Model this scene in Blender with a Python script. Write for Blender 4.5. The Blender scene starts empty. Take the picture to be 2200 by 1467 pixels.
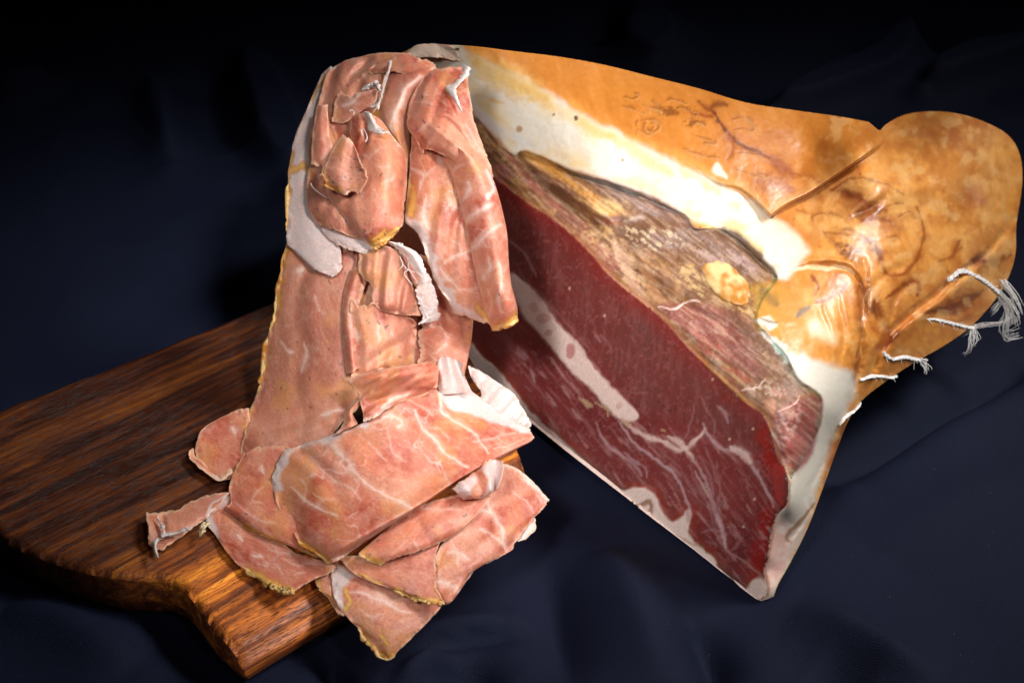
import bpy, math, numpy as np
from mathutils import Vector
scn = bpy.context.scene
col = scn.collection
rng = np.random.default_rng(7)

# ------------------------------------------------------------------ camera
PW, PH, FPX = 2200.0, 1467.0, 3385.0
CAM = np.array([0.0, 0.0, 0.55]); PITCH = math.radians(35)
FW = np.array([0, math.cos(PITCH), -math.sin(PITCH)]); RT = np.array([1.0, 0, 0])
UP = np.array([0, math.sin(PITCH), math.cos(PITCH)])
cd = bpy.data.cameras.new("camera"); cam = bpy.data.objects.new("camera", cd); col.objects.link(cam)
cam.location = CAM; cam.rotation_euler = (math.pi / 2 - PITCH, 0, 0)
cd.sensor_width = 36; cd.lens = FPX / PW * 36; cd.clip_start = 0.01; cd.clip_end = 50
cd.dof.use_dof = True; cd.dof.focus_distance = 0.80; cd.dof.aperture_fstop = 13
scn.camera = cam
scn.view_settings.view_transform = 'Standard'; scn.view_settings.look = 'None'
scn.view_settings.exposure = 0.0; scn.view_settings.gamma = 1.0
# ------------------------------------------------------------------ world and studio lamps
w = bpy.data.worlds.new("World"); scn.world = w; w.use_nodes = True
bg = w.node_tree.nodes['Background']; bg.inputs[0].default_value = (0.5, 0.6, 1.0, 1); bg.inputs[1].default_value = 0.006
def area(name, loc, target, size, power, color, spread=180):
    l = bpy.data.lights.new(name, 'AREA'); l.shape = 'DISK'; l.size = size; l.energy = power; l.color = color
    l.spread = math.radians(spread)
    o = bpy.data.objects.new(name, l); col.objects.link(o); o.location = loc
    o.rotation_euler = (Vector(target) - Vector(loc)).to_track_quat('-Z', 'Y').to_euler()
    return o
def polar(c, r, az, el):
    a, e = math.radians(az), math.radians(el)
    return (c[0] + r * math.cos(e) * math.cos(a), c[1] + r * math.cos(e) * math.sin(a), c[2] + r * math.sin(e))
def lamp(name, tgt, az, el, dist, size, power, color, spread): area(name, polar(tgt, dist, az, el), tgt, size, power, color, spread)
lamp('key_softbox', (0.23, 0.69, 0.10), 10, 53, 2.1, 0.70, 1.45, (1.0, 0.985, 0.965), 24.5)
lamp('front_softbox', (-0.04, 0.625, 0.075), -12, 40, 1.9, 0.40, 0.21, (1.0, 0.98, 0.955), 18)
lamp('pile_softbox', (-0.06, 0.70, 0.13), -56, 46, 1.5, 0.26, 0.24, (1.0, 0.98, 0.955), 12.5)
lamp('fill_softbox', (0.06, 0.66, 0.08), -118, 46, 1.05, 0.25, 0.25, (1.0, 0.98, 0.96), 21)


# ------------------------------------------------------------------ geometry helpers
def rays(px, py):
    px = np.asarray(px, float); py = np.asarray(py, float)
    return FW + ((px - PW / 2) / FPX)[..., None] * RT - ((py - PH / 2) / FPX)[..., None] * UP
def at_t(px, py, t): return CAM + np.asarray(t)[..., None] * rays(px, py)
def t_z(px, py, z): return (np.asarray(z) - CAM[2]) / rays(px, py)[..., 2]
def at_z(px, py, z): return at_t(px, py, t_z(px, py, z))
def hexc(h):
    h = h.lstrip('#'); c = np.array([int(h[i:i + 2], 16) for i in (0, 2, 4)]) / 255.0
    return np.where(c <= .04045, c / 12.92, ((c + .055) / 1.055) ** 2.4)
def sst(a, b, x):
    t = np.clip((x - a) / (b - a), 0, 1); return t * t * (3 - 2 * t)
def _h(ix, iy, s):
    n = (ix.astype(np.int64) * 374761393 + iy.astype(np.int64) * 668265263 + int(s) * 974711) & 0xffffffff
    n = ((n ^ (n >> 13)) * 1274126177) & 0xffffffff
    n = ((n ^ (n >> 16)) * 2246822519) & 0xffffffff
    return ((n ^ (n >> 15)) & 0xffffff) / float(0xffffff)
def vnoise(x, y, s=0):
    ix = np.floor(x); iy = np.floor(y); fx = x - ix; fy = y - iy
    fx = fx * fx * fx * (fx * (fx * 6 - 15) + 10); fy = fy * fy * fy * (fy * (fy * 6 - 15) + 10)
    a = _h(ix, iy, s); b = _h(ix + 1, iy, s); c = _h(ix, iy + 1, s); d = _h(ix + 1, iy + 1, s)
    return (a * (1 - fx) + b * fx) * (1 - fy) + (c * (1 - fx) + d * fx) * fy * 1.0
def fbm(x, y, sc, s=0, o=4, lac=2.03, g=.5):
    x = np.asarray(x, float) / sc; y = np.asarray(y, float) / sc; r = 0; a = 1; n = 0
    for k in range(o):
        ca, sa = math.cos(.6 * k), math.sin(.6 * k)
        r = r + a * (vnoise(x * ca - y * sa + 31.7 * k, x * sa + y * ca + 17.3 * k, s + k * 11) * 2 - 1); n += a
        x = x * lac; y = y * lac; a *= g
    return r / n
def rot(x, y, deg):
    a = math.radians(deg); return x * math.cos(a) + y * math.sin(a), -x * math.sin(a) + y * math.cos(a)
FR = {0: (1, 0, 0), 1: (2.9333, 550, 60), 2: (2.9333, 550, 500), 3: (2.445, 280, 840), 4: (2.095, 680, 740),
      5: (2.9333, 1000, 80), 6: (2.4457, 1500, 150), 7: (1.789, 1000, 480), 8: (2.4457, 1500, 480)}
def fr(f, pts):
    s, ox, oy = FR[f]; p = np.array(pts, float).copy(); p[..., 0] = p[..., 0] / s + ox; p[..., 1] = p[..., 1] / s + oy
    return p
def cr1(P, n, closed=False):
    """Catmull-Rom through points P (k x d), n samples, uniform in index"""
    P = np.asarray(P, float); k = len(P)
    if closed: Q = np.concatenate([P[-1:], P, P[:2]]); u = np.linspace(0, k, n, endpoint=False)
    else: Q = np.concatenate([2 * P[:1] - P[1:2], P, 2 * P[-1:] - P[-2:-1]]); u = np.linspace(0, k - 1, n)
    i = np.minimum(np.floor(u).astype(int), (k if closed else k - 1) - 1); i = np.maximum(i, 0)
    f = (u - i).reshape((-1,) + (1,) * (P.ndim - 1))
    p0, p1, p2, p3 = Q[i], Q[i + 1], Q[i + 2], Q[i + 3]
    return .5 * (2 * p1 + (p2 - p0) * f + (2 * p0 - 5 * p1 + 4 * p2 - p3) * f * f + (3 * p1 - p0 - 3 * p2 + p3) * f ** 3)
def seg_near(x, y, P):
    """distance, nearest point, arc parameter to the polyline P"""
    best = np.full(x.shape, 1e9); nx = np.zeros_like(x); ny = np.zeros_like(x); sp = np.zeros_like(x)
    L = np.concatenate([[0], np.cumsum(np.hypot(*(P[1:] - P[:-1]).T))]); T = max(L[-1], 1e-9)
    for k in range(len(P) - 1):
        ax, ay = P[k]; dx, dy = P[k + 1] - P[k]; l2 = dx * dx + dy * dy + 1e-12
        u = np.clip(((x - ax) * dx + (y - ay) * dy) / l2, 0, 1)
        qx = ax + u * dx; qy = ay + u * dy; d = np.hypot(x - qx, y - qy); m = d < best
        best = np.where(m, d, best); nx = np.where(m, qx, nx); ny = np.where(m, qy, ny)
        sp = np.where(m, (L[k] + u * (L[k + 1] - L[k])) / T, sp)
    return best, nx, ny, sp
def inside(x, y, P):
    r = np.zeros(x.shape, bool); n = len(P)
    for k in range(n):
        x1, y1 = P[k]; x2, y2 = P[(k + 1) % n]
        c = ((y1 > y) != (y2 > y)) & (x < (x2 - x1) * (y - y1) / (y2 - y1 + 1e-12) + x1); r ^= c
    return r
def sdist(x, y, P):
    """signed distance to a polygon, positive inside; exact only near its box"""
    Pc = np.concatenate([P, P[:1]]); out = np.full(x.shape, -80.0)
    lo = P.min(0) - 80; hi = P.max(0) + 80
    m = (x > lo[0]) & (x < hi[0]) & (y > lo[1]) & (y < hi[1])
    if m.any():
        xs, ys = x[m], y[m]; d = seg_near(xs, ys, Pc)[0]; out[m] = np.where(inside(xs, ys, P), d, -d)
    return out
def smooth_pts(P, closed=False, k=5):
    P = np.asarray(P, float)
    if len(P) < 3: return P
    return cr1(P, (len(P) if closed else len(P) - 1) * k + (0 if closed else 1), closed)
class Rbf:
    def __init__(s, xy, v):
        s.xy = np.asarray(xy, float) / 1000; n = len(v); K = s.k(s.xy); Pm = np.c_[np.ones(n), s.xy]
        A = np.zeros((n + 3, n + 3)); A[:n, :n] = K + np.eye(n) * 1e-5; A[:n, n:] = Pm; A[n:, :n] = Pm.T
        s.w = np.linalg.solve(A, np.r_[v, 0, 0, 0])
    def k(s, q):
        r2 = ((q[:, None, :] - s.xy[None]) ** 2).sum(-1); return np.where(r2 > 1e-12, .5 * r2 * np.log(r2 + 1e-12), 0)
    def __call__(s, px, py):
        sh = np.shape(px); q = np.c_[np.ravel(px), np.ravel(py)] / 1000; out = np.empty(len(q))
        for i in range(0, len(q), 40000):
            b = q[i:i + 40000]; out[i:i + 40000] = s.k(b) @ s.w[:-3] + np.c_[np.ones(len(b)), b] @ s.w[-3:]
        return out.reshape(sh)
class Paint:
    """albedo and fat layers on points given in trace coordinates"""
    def __init__(s, x, y, base, seed=0, warp=3.0, wsc=14):
        s.x, s.y = x, y; s.seed = seed
        s.wx = x + warp * fbm(x, y, wsc, seed + 5, 3); s.wy = y + warp * fbm(x, y, wsc, seed + 77, 3)
        w2 = 7 if warp == 3.0 else 0
        s.wx = s.wx + w2 * fbm(x, y, 42, seed + 6, 2); s.wy = s.wy + w2 * fbm(x, y, 42, seed + 78, 2)
        s.c = np.broadcast_to(base, x.shape + (3,)).astype(float).copy(); s.fat = np.zeros(x.shape); s.h = np.zeros(x.shape)
    def mix(s, m, color, fat=None, h=None):
        m = np.clip(m, 0, 1); s.c = s.c * (1 - m[..., None]) + np.asarray(color) * m[..., None]
        if fat is not None: s.fat = s.fat * (1 - m) + fat * m
        if h is not None: s.h = s.h + h * m
    def stroke(s, pts, wid, color, op=1.0, fat=None, h=None, taper=True, soft=.5, rough=0):
        P = smooth_pts(pts); r = wid * 1.2 + 6; lo = P.min(0) - r; hi = P.max(0) + r
        m = (s.wx > lo[0]) & (s.wx < hi[0]) & (s.wy > lo[1]) & (s.wy < hi[1])
        if not m.any(): return
        d, _, _, sp = seg_near(s.wx[m], s.wy[m], P); hw = np.full(d.shape, wid / 2)
        if taper: hw = hw * (.25 + .75 * np.sqrt(np.clip(np.sin(np.pi * np.clip(sp, .02, .98)), 0, 1)))
        if rough: hw = hw * (1 + rough * fbm(s.x[m], s.y[m], 12, s.seed + 9, 3))
        k = np.zeros(s.x.shape); k[m] = op * (1 - sst(hw * (1 - soft), hw * (1 + soft) + .6, d))
        s.mix(k, color, fat, h)
    def poly(s, pts, color, op=1.0, soft=4, fat=None, h=None, smooth=True, off=0):
        P = smooth_pts(pts, True, 4) if smooth else np.asarray(pts, float)
        s.mix(op * sst(-soft, soft, sdist(s.wx, s.wy, P) + off), color, fat, h)
# ------------------------------------------------------------------ mesh helpers
def mesh_obj(name, V, Fc, mat, parent=None, colors=None, fat=None, normals=None, vec=None, smooth=True):
    me = bpy.data.meshes.new(name); V = np.asarray(V, np.float32); Fc = np.asarray(Fc, np.int32)
    me.vertices.add(len(V)); me.vertices.foreach_set('co', V.ravel())
    k = Fc.shape[1]; me.loops.add(Fc.size); me.polygons.add(len(Fc))
    me.loops.foreach_set('vertex_index', Fc.ravel()); me.polygons.foreach_set('loop_start', np.arange(0, Fc.size, k, dtype=np.int32))
    me.polygons.foreach_set('use_smooth', np.full(len(Fc), smooth)); me.update(calc_edges=True); me.validate()
    if colors is not None:
        a = me.attributes.new('Col', 'FLOAT_COLOR', 'POINT'); a.data.foreach_set('color', np.c_[np.clip(colors, 0, 1), np.ones(len(V))].astype(np.float32).ravel())
    if fat is not None:
        a = me.attributes.new('fat', 'FLOAT', 'POINT'); a.data.foreach_set('value', np.asarray(fat, np.float32).ravel())
    if vec is not None:
        a = me.attributes.new('gv', 'FLOAT_VECTOR', 'POINT'); a.data.foreach_set('vector', np.asarray(vec, np.float32).ravel())
    if normals is not None: me.normals_split_custom_set_from_vertices(np.asarray(normals, float).tolist())
    me.materials.append(mat); o = bpy.data.objects.new(name, me); col.objects.link(o)
    if parent is not None: o.parent = parent
    return o
def tag(o, label=None, cat=None, group=None, kind=None):
    if label: o['label'] = label
    if cat: o['category'] = cat
    if group: o['group'] = group
    if kind: o['kind'] = kind
    return o
def empty(name):
    o = bpy.data.objects.new(name, None); col.objects.link(o); o.empty_display_size = .02; return o
def tube(path, rad, seg=8, flat=1.0, seed=0, lump=0.0):
    """closed tube round a 3D path with a radius per point"""
    P = np.asarray(path, float); n = len(P); rad = np.broadcast_to(rad, (n,)).astype(float)
    T = np.gradient(P, axis=0); T /= np.linalg.norm(T, axis=1)[:, None] + 1e-12
    ref = np.array([.13, -.35, .9]); A = np.cross(T, ref); A /= np.linalg.norm(A, axis=1)[:, None] + 1e-12; B = np.cross(A, T)
    th = np.linspace(0, 2 * np.pi, seg, endpoint=False)
    L = 1 + lump * (vnoise(np.arange(n)[:, None] * .17 + th[None] * .0, th[None] * .9 + 0 * np.arange(n)[:, None], seed) - .5) * 2
    R = rad[:, None] * L
    V = P[:, None] + (A[:, None] * np.cos(th)[None, :, None] + B[:, None] * np.sin(th)[None, :, None] * flat) * R[..., None]
    V = V.reshape(-1, 3); F = []
    for i in range(n - 1):
        for j in range(seg):
            a = i * seg + j; b = i * seg + (j + 1) % seg; F.append((a, b, b + seg, a + seg))
    c0 = len(V); V = np.r_[V, P[:1], P[-1:]]
    for j in range(seg):
        F.append((c0, (j + 1) % seg, j, c0)); e = (n - 1) * seg; F.append((c0 + 1, e + j, e + (j + 1) % seg, c0 + 1))
    Q = [f for f in F if len(set(f)) == 4]; Tt = [f for f in F if len(set(f)) < 4]
    tri = [(q[0], q[1], q[2]) for q in Q] + [(q[0], q[2], q[3]) for q in Q] + [tuple(dict.fromkeys(f)) for f in Tt]
    return V, np.array(tri)
def join(parts):
    V = []; F = []; n = 0
    for v, f in parts: V.append(v); F.append(f + n); n += len(v)
    return np.concatenate(V), np.concatenate(F)

# ------------------------------------------------------------------ materials
def new_mat(name):
    m = bpy.data.materials.new(name); m.use_nodes = True; nt = m.node_tree; p = nt.nodes['Principled BSDF']; return m, nt, p
def N(nt, t, **kw):
    n = nt.nodes.new(t)
    for k, v in kw.items():
        if k.startswith('i_'): n.inputs[k[2:].replace('_', ' ')].default_value = v
        else: setattr(n, k, v)
    return n
def food_mat(name, sss, scale, radius, r_lean, r_fat, bump, nscale, coat=0.0, var=.16, aniso=(1, 1, 1), spec=.5, bdist=.0006):
    m, nt, p = new_mat(name); L = nt.links.new
    a = N(nt, 'ShaderNodeAttribute', attribute_name='Col'); f = N(nt, 'ShaderNodeAttribute', attribute_name='fat')
    tc = N(nt, 'ShaderNodeTexCoord'); mp = N(nt, 'ShaderNodeMapping'); mp.inputs['Scale'].default_value = aniso
    L(tc.outputs['Object'], mp.inputs['Vector'])
    n1 = N(nt, 'ShaderNodeTexNoise', i_Scale=nscale, i_Detail=6.0, i_Roughness=.6); L(mp.outputs[0], n1.inputs['Vector'])
    n2 = N(nt, 'ShaderNodeTexNoise', i_Scale=nscale * 5, i_Detail=3.0, i_Roughness=.6); L(mp.outputs[0], n2.inputs['Vector'])
    mr = N(nt, 'ShaderNodeMapRange'); mr.inputs['From Min'].default_value = .3; mr.inputs['From Max'].default_value = .7
    mr.inputs['To Min'].default_value = 1 - var; mr.inputs['To Max'].default_value = 1 + var; L(n1.outputs['Fac'], mr.inputs['Value'])
    mx = N(nt, 'ShaderNodeVectorMath', operation='SCALE'); L(a.outputs['Color'], mx.inputs[0]); L(mr.outputs[0], mx.inputs['Scale'])
    L(mx.outputs[0], p.inputs['Base Color'])
    rr = N(nt, 'ShaderNodeMapRange'); rr.inputs['To Min'].default_value = r_lean; rr.inputs['To Max'].default_value = r_fat
    L(f.outputs['Fac'], rr.inputs['Value'])
    ra = N(nt, 'ShaderNodeMath', operation='MULTIPLY_ADD'); L(n1.outputs['Fac'], ra.inputs[0]); ra.inputs[1].default_value = .35
    rs = N(nt, 'ShaderNodeMath', operation='SUBTRACT'); L(rr.outputs[0], rs.inputs[0]); rs.inputs[1].default_value = .175
    L(rs.outputs[0], ra.inputs[2]); L(ra.outputs[0], p.inputs['Roughness'])
    ad = N(nt, 'ShaderNodeMath', operation='MULTIPLY_ADD'); L(n2.outputs['Fac'], ad.inputs[0]); ad.inputs[1].default_value = .5; L(n1.outputs['Fac'], ad.inputs[2])
    b = N(nt, 'ShaderNodeBump'); b.inputs['Strength'].default_value = bump; b.inputs['Distance'].default_value = bdist
    L(ad.outputs[0], b.inputs['Height']); L(b.outputs[0], p.inputs['Normal'])
    if sss > .6:
        sw = N(nt, 'ShaderNodeMapRange'); sw.inputs['To Min'].default_value = sss; sw.inputs['To Max'].default_value = .0; L(f.outputs['Fac'], sw.inputs['Value']); L(sw.outputs[0], p.inputs['Subsurface Weight'])
    p.inputs['Subsurface Weight'].default_value = sss; p.inputs['Subsurface Radius'].default_value = radius
    p.inputs['Subsurface Scale'].default_value = scale; p.inputs['Coat Weight'].default_value = coat
    p.inputs['Coat Roughness'].default_value = .22; p.inputs['Specular IOR Level'].default_value = spec
    return m
M_SLICE = food_mat('cured_slice', .6, .0018, (1, .42, .32), .45, .36, .45, 800, .05, .13)
M_MEAT = food_mat('cut_meat', .85, .028, (1, .10, .06), .36, .34, .5, 700, .0, .13, spec=.5)
M_FAT = food_mat('white_fat', .4, .003, (1, .75, .55), .45, .38, .25, 500, .1, .04)
M_SKIN = food_mat('amber_rind', .0, .003, (1, .6, .3), 0.36, .42, .18, 300, .06, .06, bdist=.0006)
M_RIND = food_mat('golden_rind', .3, .002, (1, .6, .3), .42, .4, .5, 700, .15, .15)
M_SHRED = food_mat('fat_shred', .4, .0015, (1, .75, .6), .4, .35, .3, 900, .1, .05)
def twine_mat():
    m, nt, p = new_mat('white_twine'); L = nt.links.new
    tc = N(nt, 'ShaderNodeTexCoord'); n = N(nt, 'ShaderNodeTexNoise', i_Scale=1400.0, i_Detail=3.0); L(tc.outputs['Object'], n.inputs['Vector'])
    cr = N(nt, 'ShaderNodeValToRGB'); cr.color_ramp.elements[0].color = (.58, .55, .52, 1); cr.color_ramp.elements[1].color = (.88, .86, .84, 1)
    cr.color_ramp.elements[0].position = .3; cr.color_ramp.elements[1].position = .6
    L(n.outputs['Fac'], cr.inputs[0]); L(cr.outputs[0], p.inputs['Base Color']); p.inputs['Roughness'].default_value = .8
    return m
M_TWINE = twine_mat()
def cloth_mat():
    m, nt, p = new_mat('navy_cloth'); L = nt.links.new
    tc = N(nt, 'ShaderNodeTexCoord')
    mp = N(nt, 'ShaderNodeMapping'); mp.inputs['Rotation'].default_value = (0, 0, .55); L(tc.outputs['Object'], mp.inputs['Vector'])
    w1 = N(nt, 'ShaderNodeTexWave', bands_direction='X', i_Scale=330.0, i_Distortion=.8); w2 = N(nt, 'ShaderNodeTexWave', bands_direction='Y', i_Scale=330.0, i_Distortion=.8)
    for q in (w1, w2): L(mp.outputs[0], q.inputs['Vector']); q.inputs['Detail'].default_value = 1
    mu = N(nt, 'ShaderNodeMath', operation='MULTIPLY'); L(w1.outputs['Fac'], mu.inputs[0]); L(w2.outputs['Fac'], mu.inputs[1])
    n = N(nt, 'ShaderNodeTexNoise', i_Scale=1500.0, i_Detail=4.0); L(tc.outputs['Object'], n.inputs['Vector'])
    n3 = N(nt, 'ShaderNodeTexNoise', i_Scale=9.0, i_Detail=3.0); L(tc.outputs['Object'], n3.inputs['Vector'])
    cr = N(nt, 'ShaderNodeValToRGB'); cr.color_ramp.elements[0].color = (.0013, .0019, .0060, 1); cr.color_ramp.elements[1].color = (.0095, .0130, .036, 1)
    ad = N(nt, 'ShaderNodeMath', operation='MULTIPLY_ADD'); L(mu.outputs[0], ad.inputs[0]); ad.inputs[1].default_value = .2; L(n.outputs['Fac'], ad.inputs[2])
    sb = N(nt, 'ShaderNodeMath', operation='SUBTRACT'); L(ad.outputs[0], sb.inputs[0]); sb.inputs[1].default_value = .06
    L(sb.outputs[0], cr.inputs[0])
    vo = N(nt, 'ShaderNodeTexVoronoi', i_Scale=230.0); L(tc.outputs['Object'], vo.inputs['Vector'])   # lint
    vr = N(nt, 'ShaderNodeMapRange'); vr.inputs['From Min'].default_value = .10; vr.inputs['From Max'].default_value = .05; L(vo.outputs['Distance'], vr.inputs['Value'])
    sp = N(nt, 'ShaderNodeSeparateColor'); L(vo.outputs['Color'], sp.inputs[0])
    gt = N(nt, 'ShaderNodeMath', operation='GREATER_THAN'); L(sp.outputs[0], gt.inputs[0]); gt.inputs[1].default_value = .93
    mm = N(nt, 'ShaderNodeMath', operation='MULTIPLY'); L(gt.outputs[0], mm.inputs[0]); L(vr.outputs[0], mm.inputs[1])
    mx = N(nt, 'ShaderNodeMix', data_type='RGBA'); L(mm.outputs[0], mx.inputs['Factor']); L(cr.outputs[0], mx.inputs['A']); mx.inputs['B'].default_value = (.05, .055, .08, 1)
    L(mx.outputs['Result'], p.inputs['Base Color']); p.inputs['Roughness'].default_value = .75
    p.inputs['Specular IOR Level'].default_value = .12
    b = N(nt, 'ShaderNodeBump'); b.inputs['Strength'].default_value = .8; b.inputs['Distance'].default_value = .0005
    L(ad.outputs[0], b.inputs['Height']); L(b.outputs[0], p.inputs['Normal'])
    return m
def wood_mat():
    m, nt, p = new_mat('oiled_wood'); L = nt.links.new
    a = N(nt, 'ShaderNodeAttribute', attribute_name='gv')
    def noise(scale, det, dist, rough=.6):
        mp = N(nt, 'ShaderNodeMapping'); mp.inputs['Scale'].default_value = scale; L(a.outputs['Vector'], mp.inputs['Vector'])
        n = N(nt, 'ShaderNodeTexNoise', i_Scale=1.0, i_Detail=det, i_Distortion=dist, i_Roughness=rough); L(mp.outputs[0], n.inputs['Vector']); return n.outputs['Fac']
    g1 = noise((7, 120, 120), 6.0, 1.2); g2 = noise((40, 600, 600), 5.0, .6, .7); pores = noise((170, 1700, 1700), 3.0, .3); big = noise((7, 24, 24), 5.0, 1.2)
    s = N(nt, 'ShaderNodeMath', operation='MULTIPLY_ADD'); L(g2, s.inputs[0]); s.inputs[1].default_value = .34; L(g1, s.inputs[2])
    s2 = N(nt, 'ShaderNodeMath', operation='MULTIPLY_ADD'); L(big, s2.inputs[0]); s2.inputs[1].default_value = .7; L(s.outputs[0], s2.inputs[2])
    cr = N(nt, 'ShaderNodeValToRGB'); e = cr.color_ramp.elements
    e[0].position = .72; e[0].color = tuple(hexc('#1e0d05')) + (1,); e[1].position = 1.42 / 1.0 if False else 1.0; e[1].color = tuple(hexc('#8c4f16')) + (1,)
    dv = N(nt, 'ShaderNodeMapRange'); dv.inputs['From Min'].default_value = .72; dv.inputs['From Max'].default_value = 1.34; L(s2.outputs[0], dv.inputs['Value'])
    e[0].position = .05; x = e.new(.35); x.color = tuple(hexc('#331306')) + (1,); x = e.new(.62); x.color = tuple(hexc('#5a2a0b')) + (1,)
    L(dv.outputs[0], cr.inputs[0])
    pr = N(nt, 'ShaderNodeMapRange'); pr.inputs['From Min'].default_value = .36; pr.inputs['From Max'].default_value = .47; pr.inputs['To Min'].default_value = .2; L(pores, pr.inputs['Value'])
    mx = N(nt, 'ShaderNodeVectorMath', operation='SCALE'); L(cr.outputs[0], mx.inputs[0]); L(pr.outputs[0], mx.inputs['Scale'])
    sx = N(nt, 'ShaderNodeSeparateXYZ'); L(a.outputs['Vector'], sx.inputs[0])      # pool of light along the near long edge, put into the wood colour
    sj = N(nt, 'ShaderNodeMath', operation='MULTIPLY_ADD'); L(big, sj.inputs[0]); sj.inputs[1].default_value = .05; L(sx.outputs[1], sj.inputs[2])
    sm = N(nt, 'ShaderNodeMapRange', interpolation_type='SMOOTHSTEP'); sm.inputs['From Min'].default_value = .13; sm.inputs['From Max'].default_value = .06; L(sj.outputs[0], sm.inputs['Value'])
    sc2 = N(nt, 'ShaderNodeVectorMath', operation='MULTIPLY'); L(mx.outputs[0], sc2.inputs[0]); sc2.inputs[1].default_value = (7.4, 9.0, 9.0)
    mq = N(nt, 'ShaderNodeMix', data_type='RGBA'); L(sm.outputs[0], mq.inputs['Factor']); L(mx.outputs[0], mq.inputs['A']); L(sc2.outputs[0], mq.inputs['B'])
    L(mq.outputs['Result'], p.inputs['Base Color']); p.inputs['Roughness'].default_value = .5; p.inputs['Specular IOR Level'].default_value = .3; p.inputs['Coat Weight'].default_value = .22; p.inputs['Coat Roughness'].default_value = .34
    b = N(nt, 'ShaderNodeBump'); b.inputs['Strength'].default_value = .6; b.inputs['Distance'].default_value = .0005
    hs = N(nt, 'ShaderNodeMath', operation='MULTIPLY_ADD'); L(g2, hs.inputs[0]); hs.inputs[1].default_value = .6; L(pr.outputs[0], hs.inputs[2])
    L(hs.outputs[0], b.inputs['Height']); L(b.outputs[0], p.inputs['Normal'])
    return m
M_CLOTH, M_WOOD = cloth_mat(), wood_mat()

# ================================================================== the cloth
def build_cloth():
    xs = np.linspace(-.95, .95, 560); ys = np.linspace(.18, 2.3, 560) ; X, Y = np.meshgrid(xs, ys)
    Z = .006 * (.35 - np.abs(fbm(X + .1 * Y, Y, .16, 61, 2))) * sst(.0, .3, fbm(X, Y, .5, 62, 2) + .15) + .003 * fbm(X, Y, .22, 3, 3) + .0012 * fbm(X, Y, .05, 8, 3) - .004
    def fold(pts, wid, h, f=0):
        P = at_z(*fr(f, pts).T, 0.0)[:, :2]; P = smooth_pts(P, False, 6); d, _, _, sp = seg_near(X, Y, P)
        return 1.7 * h * np.exp(-(d / wid) ** 1.5) * np.sin(np.pi * np.clip(sp, .04, .96)) ** .6
    for pts, wid, h in [
        ([(1690, 1310), (1790, 1355), (1900, 1415), (2020, 1480)], .014, .010),
        ([(1740, 1440), (1860, 1500)], .02, -.006),
        ([(1760, 1040), (1900, 965), (2050, 870), (2230, 760)], .013, -.016),
        ([(1830, 1060), (1950, 990), (2100, 900), (2260, 800)], .02, .010),
        ([(1880, 1200), (2050, 1090), (2250, 1000)], .05, .008),
        ([(1480, 1330), (1530, 1400), (1550, 1480)], .010, -.012),
        ([(1280, 1180), (1350, 1300), (1430, 1480)], .022, .012),
        ([(1180, 1200), (1200, 1330), (1230, 1480)], .012, -.008),
        ([(880, 1352), (980, 1335), (1090, 1318)], .007, .006),
        ([(900, 1380), (1000, 1350), (1110, 1345)], .006, -.006),
        ([(850, 1470), (930, 1410), (985, 1400)], .008, .009),
        ([(930, 1440), (1010, 1420), (1060, 1470)], .009, -.009),
        ([(690, 1380), (720, 1430), (740, 1490)], .006, -.008),
        ([(0, 1300), (150, 1350), (300, 1440)], .018, .008),
        ([(520, 120), (560, 200), (600, 300), (640, 400)], .018, .034),
        ([(440, 120), (480, 220), (520, 330)], .03, -.012),
        ([(320, 170), (350, 260), (370, 360)], .015, .016),
        ([(-20, 220), (60, 195), (120, 175)], .012, .018),
        ([(1650, 260), (1780, 200), (1900, 150), (1960, 60)], .016, .036),
        ([(1600, 180), (1750, 130), (1880, 90)], .03, -.012),
        ([(1980, 200), (2080, 150), (2230, 110)], .015, .030),
        ([(1900, 30), (2000, 60), (2150, 100)], .02, -.016),
        ([(1370, 20), (1390, 90), (1400, 150)], .025, .03),
        ([(1300, 10), (1310, 90)], .02, -.02)]:
        Z += fold(pts, wid, h)
    # kept flat under the ham and the board
    V = np.stack([X, Y, np.minimum(Z, .02)], -1).reshape(-1, 3); n = len(xs)
    i = np.arange((n - 1) * (n - 1)); r, c = i // (n - 1), i % (n - 1); a = r * n + c
    o = mesh_obj('fabric', V, np.c_[a, a + 1, a + n + 1, a + n], M_CLOTH)
    tag(o, 'dark navy woven fabric spread in soft folds under the ham and the board', 'fabric', kind='structure')
build_cloth()

# ================================================================== the board
BZ = .028
def grid_region(poly, step, extra=None):
    """quads of a square grid that fill a polygon, edge vertices pulled onto its outline"""
    lo = poly.min(0) - step * 2; hi = poly.max(0) + step * 2
    gx = np.arange(lo[0], hi[0], step); gy = np.arange(lo[1], hi[1], step); X, Y = np.meshgrid(gx, gy); nx = len(gx)
    ins = inside(X, Y, poly); i = np.arange((len(gy) - 1) * (nx - 1)); r, c = i // (nx - 1), i % (nx - 1); a = r * nx + c
    Q = np.c_[a, a + 1, a + nx + 1, a + nx]; f = ins.ravel(); Q = Q[f[Q].sum(1) >= 1]
    x, y = X.ravel().copy(), Y.ravel().copy(); Pc = np.concatenate([poly, poly[:1]])
    used = np.unique(Q); d, qx, qy, _ = seg_near(x[used], y[used], Pc); mv = (~f[used]) | (d < step * .35)
    x[used[mv]] = qx[mv]; y[used[mv]] = qy[mv]
    if extra is not None:                                           # crisp inner line: the nearest vertices lie on it
        for L in extra:
            d, qx, qy, _ = seg_near(x[used], y[used], L); mv = d < step * .52; x[used[mv]] = qx[mv]; y[used[mv]] = qy[mv]
    re = np.full(len(x), -1); re[used] = np.arange(len(used))
    return x[used], y[used], re[Q]
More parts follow.
